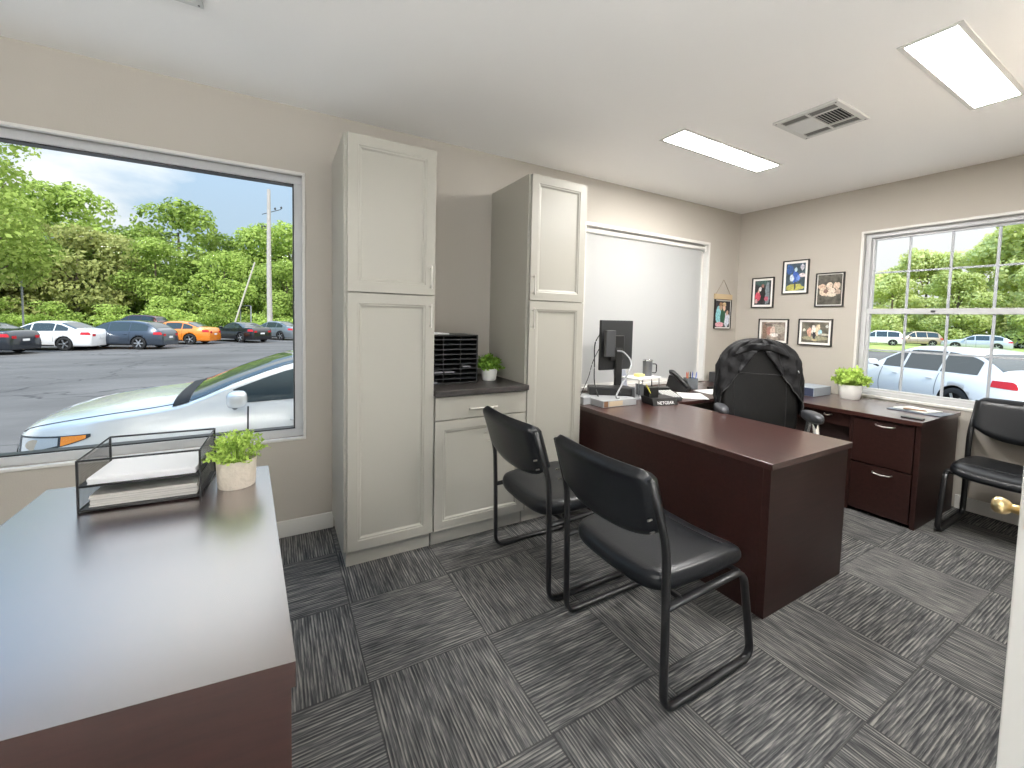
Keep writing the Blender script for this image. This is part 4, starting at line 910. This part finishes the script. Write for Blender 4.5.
    # side glass
    def side_patch(name, xa, xb, zf0, zf1, m, off=.006, nx=14, nz2=4, parent=t, both=True):
        mb = MB()
        for s in ((-1, 1) if both else (1,)):
            mb.grid(lambda u, v: (lambda x: (x, s*(sideY(x, zf0(x)+(max(zf1(x), zf0(x)+.002)-zf0(x))*v)+off), zf0(x)+(max(zf1(x), zf0(x)+.002)-zf0(x))*v))(xa+(xb-xa)*u), nx, nz2)
        return mb.build(name, m, parent)
    zlo = lambda x: belt(x)+.035
    def zhi(x): zt = top(x); return zt-min(.085, (zt-.22)*.28)-.012
    a, b = K['win']; nwin = [(a, .10), (.03, -.88), (-.93, b)] if kind != 'coupe' else [(a, -.70), (-.76, b)]
    for (p, q_) in nwin: side_patch('side_window', p, q_, zlo, zhi, carglass)
    def top_patch(name, xa, xb, m, a0=.36, parent=t):
        mb = MB()
        def fn(u, v):
            x = xa+(xb-xa)*u; zt = top(x); drop = min(.085, (zt-.22)*.28); zE = zt-drop; yE = sideY(x, zE); a = a0+(pi-2*a0)*v
            c = cos(a); return (x+(.004 if xa > 0 else -.004), yE*math.copysign(abs(c)**.55, c), zE+(drop+.018)*sin(a)**.9+.007)
        mb.grid(fn, 10, 14); return mb.build(name, m, parent)
    top_patch('windshield', K['ws'][0], K['ws'][1], carglass); top_patch('rear_window', K['rg'][0], K['rg'][1], carglass)
    if detail: top_patch('cowl', K['ws'][0]+.13, K['ws'][0]+.005, undercar, .30)
    # lights
    hz = lambda x: .60+(x-1.75)*-.02
    if not detail: side_patch('headlight', L2-.62, L2-.05, lambda x: HL+.665-.085*(x-(L2-.62))/.57, lambda x: HL+.70-.02*abs(x-(L2-.2)), clearlens, .008)
    if detail:
        side_patch('headlight_bezel', L2-.60, L2-.06, lambda x: .80-.17*((x-(L2-.60))/.54)**.8, lambda x: .825-.035*(x-(L2-.60))/.54, mat('headlight_dark', (.05, .055, .06), .15), .006)
        side_patch('headlight_lens', L2-.38, L2-.09, lambda x: .80-.17*((x-(L2-.60))/.54)**.8+.018, lambda x: .812-.035*(x-(L2-.60))/.54, clearlens, .012)
        side_patch('turn_signal', L2-.57, L2-.40, lambda x: .80-.17*((x-(L2-.60))/.54)**.8+.008, lambda x: .819-.035*(x-(L2-.60))/.54, amber, .012)
        side_patch('grille_corner', L2-.035, L2, lambda x: .52, lambda x: .72, undercar, .004)
    if False:
        side_patch('turn_signal', L2-.62, L2-.34, lambda x: HL+.672-.075*(x-(L2-.62))/.57, lambda x: HL+.694, amber, .013)
    if detail:
        mb = MB()
        for s in (-1, 1): mb.lathe([(.001, 0), (.035, .004), (.045, .015), (.045, .02)], 20, T=TR(L2-.20, s*(sideY(L2-.20, .74)+.006), .735) @ Matrix.Rotation(s*-pi/2, 4, 'X'))
        mb.build('headlight_projector', chrome, t)
    side_patch('tail_light', -L2+.36, -L2+.02, lambda x: .80-.05*(-x-L2+.36), lambda x: min(.93, top(x)-.09), redlens, .008)
    zr = .80; mb = MB()
    for s in (-1, 1): mb.box(-L2-.024, -L2-.012, min(s*.42, s*.60), max(s*.42, s*.60), .72, .84)
    mb.build('tail_light', redlens, t)
    MB().box(-L2-.03, -L2-.014, -.15, .15, .60, .70).build('licence_plate', paperm, t)
    MB().box(L2+.008, L2+.022, -.35, .35, .36, .56).build('grille', undercar, t)
    # sills, seams, handles
    seamm = undercar
    side_patch('door_seam', .66, .645, lambda x: .30, lambda x: belt(x), seamm, .003, 1, 8)
    side_patch('door_seam', .0, -.012, lambda x: .30, lambda x: belt(x), seamm, .003, 1, 8)
    side_patch('door_seam', -.93, -.942, lambda x: .45, lambda x: belt(x), seamm, .003, 1, 8)
    side_patch('lower_trim', hub-.42, -hub+.42, lambda x: .225, lambda x: .285, blackpl, .008)
    for xh in ((.12, -.84) if kind != 'coupe' else (-.55,)):
        mb = MB()
        for s in (-1, 1): mb.box(xh, xh+.16, s*(sideY(xh, .80)+.012)-.012, s*(sideY(xh, .80)+.012)+.012, .79, .815)
        mb.build('door_handle', paint, t, bevel=.006)
    mx_ = K['win'][0]-.05 if kind == 'near' else K['ws'][0]-.22
    for s in (-1, 1):
        m_ = pillow(.085, .115, .075, TR(mx_, s*1.04, BZ+.12), 'mirror', paint, t, e=.7, nA=20)
        MB().tube([(mx_+.03, s*.86, BZ+.01), (mx_, s*.98, BZ+.05)], .025, 8).build('mirror_arm', undercar, m_)
    if detail:
        mb = MB()
        for s in (-1, 1): mb.tube([(x, s*(sideY(x, top(x)-.085)*(cos(.55))**.55+.0), (lambda zt: zt-.085+(.103)*sin(.55)**.9+.001)(top(x))) for x in [1.0+(L2-1.08)*i/20 for i in range(21)]], .004, 5)
        mb.build('hood_seam', undercar, t)
    return t
def hit(px, py, z):
    d = r2*((px-512)/FPX) - u2*((py-384-SY)/FPX) + f_; k = (z-1.35)/d.z; return Vector((d.x*k, d.y*k, z))
def park(label, cat, kind, paint, wheel, heading, local=(-1.4, .9), **k):
    """stand the car so that the given wheel contact meets a point on the ground"""
    h = radians(heading); lx, ly = local; x = wheel[0]-(lx*cos(h)-ly*sin(h)); y = wheel[1]-(lx*sin(h)+ly*cos(h)); return car(label, cat, kind, paint, (x, y, gz(x, y)), h, **k)
silver = (.76, .75, .73); white = (.82, .82, .82); dkgrey = (.03, .035, .045); black = (.012, .013, .016)
car('silver sedan parked right outside the big window, nose to the left', 'car', 'near', silver, (.40, 5.70, -.555), pi, detail=True, pm=(.30, .25))
park('black sedan at the far left of the parking lot, its front out of view', 'car', 'sedan', (.02, .025, .035), (-11.1, 26.6), 158)
park('white sedan in the far row between the black sedan and the dark hatchback', 'car', 'sedan', white, (-9.1, 28.6), 160, pm=(.0, .3))
park('dark blue-grey hatchback in the far row left of the orange car', 'car', 'wagon', (.045, .06, .085), (-6.35, 28.8), 160, spokes=6)
park('dark red-roofed SUV in a further row, only its roof showing above the hatchback', 'car', 'suv', (.12, .03, .035), (-9.5, 45.0), 155)
park('bright orange sedan in the far row of the parking lot', 'car', 'sedan', (.85, .25, .02), (-4.7, 32.4), 160, pm=(.1, .3))
park('black muscle coupe right of the orange car', 'car', 'coupe', black, (-2.2, 34.0), 128)
park('grey sedan at the right edge of the big window, beyond the black coupe', 'car', 'sedan', (.20, .23, .25), (.25, 36.5), 135)
park('white hatchback parked right outside the grid window', 'car', 'wagon', white, (12.6, 2.95), 55, pm=(.1, .25))
park('white sedan at the right edge of the grid window, beyond the white hatchback', 'car', 'sedan', (.78, .79, .80), (17.6, 1.9), 62, pm=(.1, .25))
park('white SUV far away at the left of the grid window', 'car', 'suv', white, hit(893, 346, GZ), 112, (-1.4, .9), pm=(0, .3))
park('pale sedan behind the white SUV, far left in the grid window', 'car', 'sedan', (.5, .52, .55), hit(884, 342, GZ), 112)
park('tan SUV in the middle distance seen through the grid window', 'car', 'suv', (.42, .33, .24), hit(933, 346.5, GZ), 130)
park('silver station wagon on the grass verge seen through the grid window', 'car', 'wagon', (.55, .57, .62), hit(997, 351, GZ), 105)
park('grey wagon far right in the grid window, behind the silver one', 'car', 'wagon', (.30, .32, .36), hit(1022, 349, GZ), 110)

# pole and posts
t = thing('utility_pole', 'tall wooden utility pole behind the parked cars', 'utility pole', (-.47, 40.5, GZ))
MB().tube([(0, 0, 0), (-.03, 0, 6), (.0, 0, 12.3)], [.22, .18, .13], 12).build('pole', polem, t)
mb = MB(); mb.tube([(-.5, 0, 10.2), (.9, 0, 10.8)], .03, 6); mb.tube([(-.55, 0, 9.0), (.1, 0, 9.2)], .03, 6); mb.build('bracket', darkpl, t)
mb = MB()
for (x, z) in ((.9, 10.85), (.45, 10.7), (-.5, 9.1), (-.3, 9.15)): mb.lathe([(.05, 0), (.09, .08), (.05, .16), (.03, .2)], 8, T=TR(x, 0, z))
mb.build('insulator', darkpl, t)
p = hit(24, 338, GZ); tag(MB().tube([(p.x, p.y, GZ), (p.x, p.y, 3.6)], .05, 8).tube([(p.x-.02, p.y, 3.6), (p.x+.5, p.y, 3.65)], .04, 6).build('lamp_post', greypl), 'thin grey lamp post among the trees at the left of the big window', 'lamp post')
p = hit(231, 335, GZ); tag(MB().tube([(p.x, p.y, GZ), (p.x+1.9, p.y, 5.9)], .07, 6).build('leaning_pole', mat('pale_pole', (.6, .55, .45), .8)), 'thin pale pole leaning right among the trees, left of the utility pole', 'pole')
p = hit(246, 335, GZ); tag(MB().tube([(p.x-.4, p.y, GZ), (p.x-.4, p.y, 1.9), (p.x+.4, p.y, 1.9), (p.x+.4, p.y, GZ)], .05, 6).build('sign_frame', greypl), 'small square metal frame standing behind the black coupe', 'frame')

# trees
def tree_mesh(kind, seed, H, CR, leaf, n, lm, trunk_vis):
    rr = random.Random(seed); mb = MB(); blobs = []
    nb = 26
    for i in range(nb):
        h = rr.uniform(.10 if not trunk_vis else .34, .93); prof = (sin(pi*min(1, max(0, (h-.0)/1.05)))**.55)
        a = rr.uniform(0, 2*pi); q = rr.uniform(.35, .85)*prof
        blobs.append((Vector((CR*q*cos(a), CR*q*sin(a), H*h)), CR*rr.uniform(.28, .46), H*rr.uniform(.06, .11)))
    blobs.append((Vector((0, 0, H*.9)), CR*.35, H*.09)); blobs.append((Vector((0, 0, H*.5)), CR*.6, H*.25))
    for i in range(n):
        c, br, bh = blobs[rr.randrange(len(blobs))]
        d = Vector((rr.gauss(0, 1), rr.gauss(0, 1), rr.gauss(.25, 1))).normalized(); k = rr.uniform(.72, 1.08)**1
        p = c+Vector((d.x*br, d.y*br, d.z*bh*1.3))*k; L = leaf*rr.uniform(.6, 1.3)
        nrm = (d+Vector((rr.gauss(0, .6), rr.gauss(0, .6), rr.gauss(.3, .6)))).normalized(); a = nrm.orthogonal().normalized(); b = nrm.cross(a); th = rr.uniform(0, 2*pi)
        e1 = (a*cos(th)+b*sin(th))*L; e2 = (b*cos(th)-a*sin(th))*L*.6
        mb.add([p-e1*.5, p-e2*.5+e1*.05, p+e1*.5, p+e2*.5+e1*.05], [(0, 1, 2, 3)])
    me_mb = mb; tk = MB(); tk.tube([(0, 0, 0), (.1, 0, H*.3), (0, .1, H*.75)], [H*.022, H*.016, H*.006], 8)
    for (c, br, bh) in (blobs[:14] if trunk_vis else blobs[:5]):
        z0 = max(H*.15, c.z*.6); tk.tube([(0.05, 0, z0), ((c.x*.5), c.y*.5, (z0+c.z)/2), tuple(c)], [H*.009, H*.006, H*.003], 6)
    return me_mb, tk
def make_tree(name, label, group, seed, H, CR, leaf, n, lm, loc, tv=False, cat='tree'):
    t = thing(name, label, cat, loc, 0, group); a, b = tree_mesh(name, seed, H, CR, leaf, n, lm, tv)
    a.build('crown', lm, t); b.build('trunk', barkm, t); return t
GL = 'trees beyond the parking lot'
pr = [make_tree('broadleaf_tree', '', GL, 11, 14.6, 5.4, .50, 11000, leafA, (0, 0, GZ)), make_tree('broadleaf_tree', '', GL, 12, 13.4, 5.8, .50, 11000, leafA, (0, 0, GZ)), make_tree('olive_tree', '', GL, 13, 10.8, 5.8, .46, 11000, leafB, (0, 0, GZ)), make_tree('shrub', '', GL, 14, 3.2, 3.0, .30, 2600, leafA, (0, 0, GZ), cat='shrub'), make_tree('overexposed_tree', '', GL, 15, 14, 5.4, .50, 13000, leafC, (0, 0, GZ))]
used = set()
def place(k, x, y, s, rz, label, group, sz=None):
    o = pr[k] if k not in used else copy_tree(pr[k]); used.add(k)
    o.location = (x, y, GZ); o.scale = (s, s, sz or s); o.rotation_euler = (0, 0, rz); o['label'] = label; o['group'] = group; return o
rt = random.Random(21)
i = 0; x = -36
while x < 22:
    place(i % 2, x+rt.uniform(-1, 1), 66+rt.uniform(-2, 3), rt.uniform(.90, 1.06), rt.uniform(0, 6), 'tall green tree in the back row of the wood beyond the parking lot', 'back row trees of the wood'); i += 1; x += 4.3
x = -36
while x < 20:
    k = 2 if x < -14 else rt.choice((0, 1)); sc = rt.uniform(.85, 1.05)*(1 if k == 2 else .68)
    place(k, x, 58+rt.uniform(-1.5, 1.5), sc, rt.uniform(0, 6), ('brownish olive tree in the front row of the wood, left part' if k == 2 and x < -14 else 'lower green tree in the front row of the wood, right part'), 'front row trees of the wood, left part' if k == 2 and x < -14 else 'front row trees of the wood, right part'); x += 6.2
x = -34
while x < 16:
    place(3, x, 53+rt.uniform(-.8, .8), rt.uniform(.7, 1.1), rt.uniform(0, 6), 'low green shrub at the foot of the wood behind the parked cars', 'shrubs at the foot of the wood'); x += 4.2
big = make_tree('tall_tree', 'tall leafy tree with visible branches at the upper left of the big window', None, 31, 13.6, 4.0, .32, 9000, leafA, (-16.4, 37.8, GZ), True)
y = -14; i = 0
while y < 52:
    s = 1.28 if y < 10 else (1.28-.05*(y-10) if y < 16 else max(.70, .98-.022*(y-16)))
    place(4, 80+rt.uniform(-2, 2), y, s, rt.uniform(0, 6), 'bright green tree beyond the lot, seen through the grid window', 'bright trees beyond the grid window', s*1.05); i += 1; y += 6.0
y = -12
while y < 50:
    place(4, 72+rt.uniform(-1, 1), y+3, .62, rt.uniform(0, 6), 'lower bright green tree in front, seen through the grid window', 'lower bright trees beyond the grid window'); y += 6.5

def px_of(o):
    d = o.location-Vector((0, 0, 1.35)); return 512+FPX*d.dot(r2)/max(.01, d.dot(f_))
ORD = ['first', 'second', 'third', 'fourth', 'fifth', 'sixth', 'seventh', 'eighth', 'ninth', 'tenth', 'eleventh', 'twelfth', 'thirteenth', 'fourteenth', 'fifteenth', 'sixteenth']
for grp, what, lo, hi in (('back row trees of the wood', 'tall green tree in the wood\'s back row', -15, 300), ('shrubs at the foot of the wood', 'low green shrub at the wood\'s foot', -15, 300),
        ('front row trees of the wood, left part', 'brownish olive tree in the wood\'s front row', -40, 300), ('front row trees of the wood, right part', 'lower green tree in the wood\'s front row', -15, 300),
        ('bright trees beyond the grid window', 'tall bright tree outside the grid window', 860, 1030), ('lower bright trees beyond the grid window', 'lower bright tree outside the grid window', 860, 1030)):
    L_ = sorted([o for o in COL.objects if o.get('group') == grp and o.parent is None], key=px_of); k = 0
    side = 'big' if hi == 300 else 'grid'
    for o in L_:
        p_ = px_of(o)
        if lo <= p_ <= hi: o['label'] = what+', '+ORD[k]+' from the left in view'; k += 1
        else: o['label'] = what+(', hidden beyond its left side' if p_ < lo else ', hidden beyond its right side')
for o in WORLDLOC:
    if '_w' in o: del o['_w']
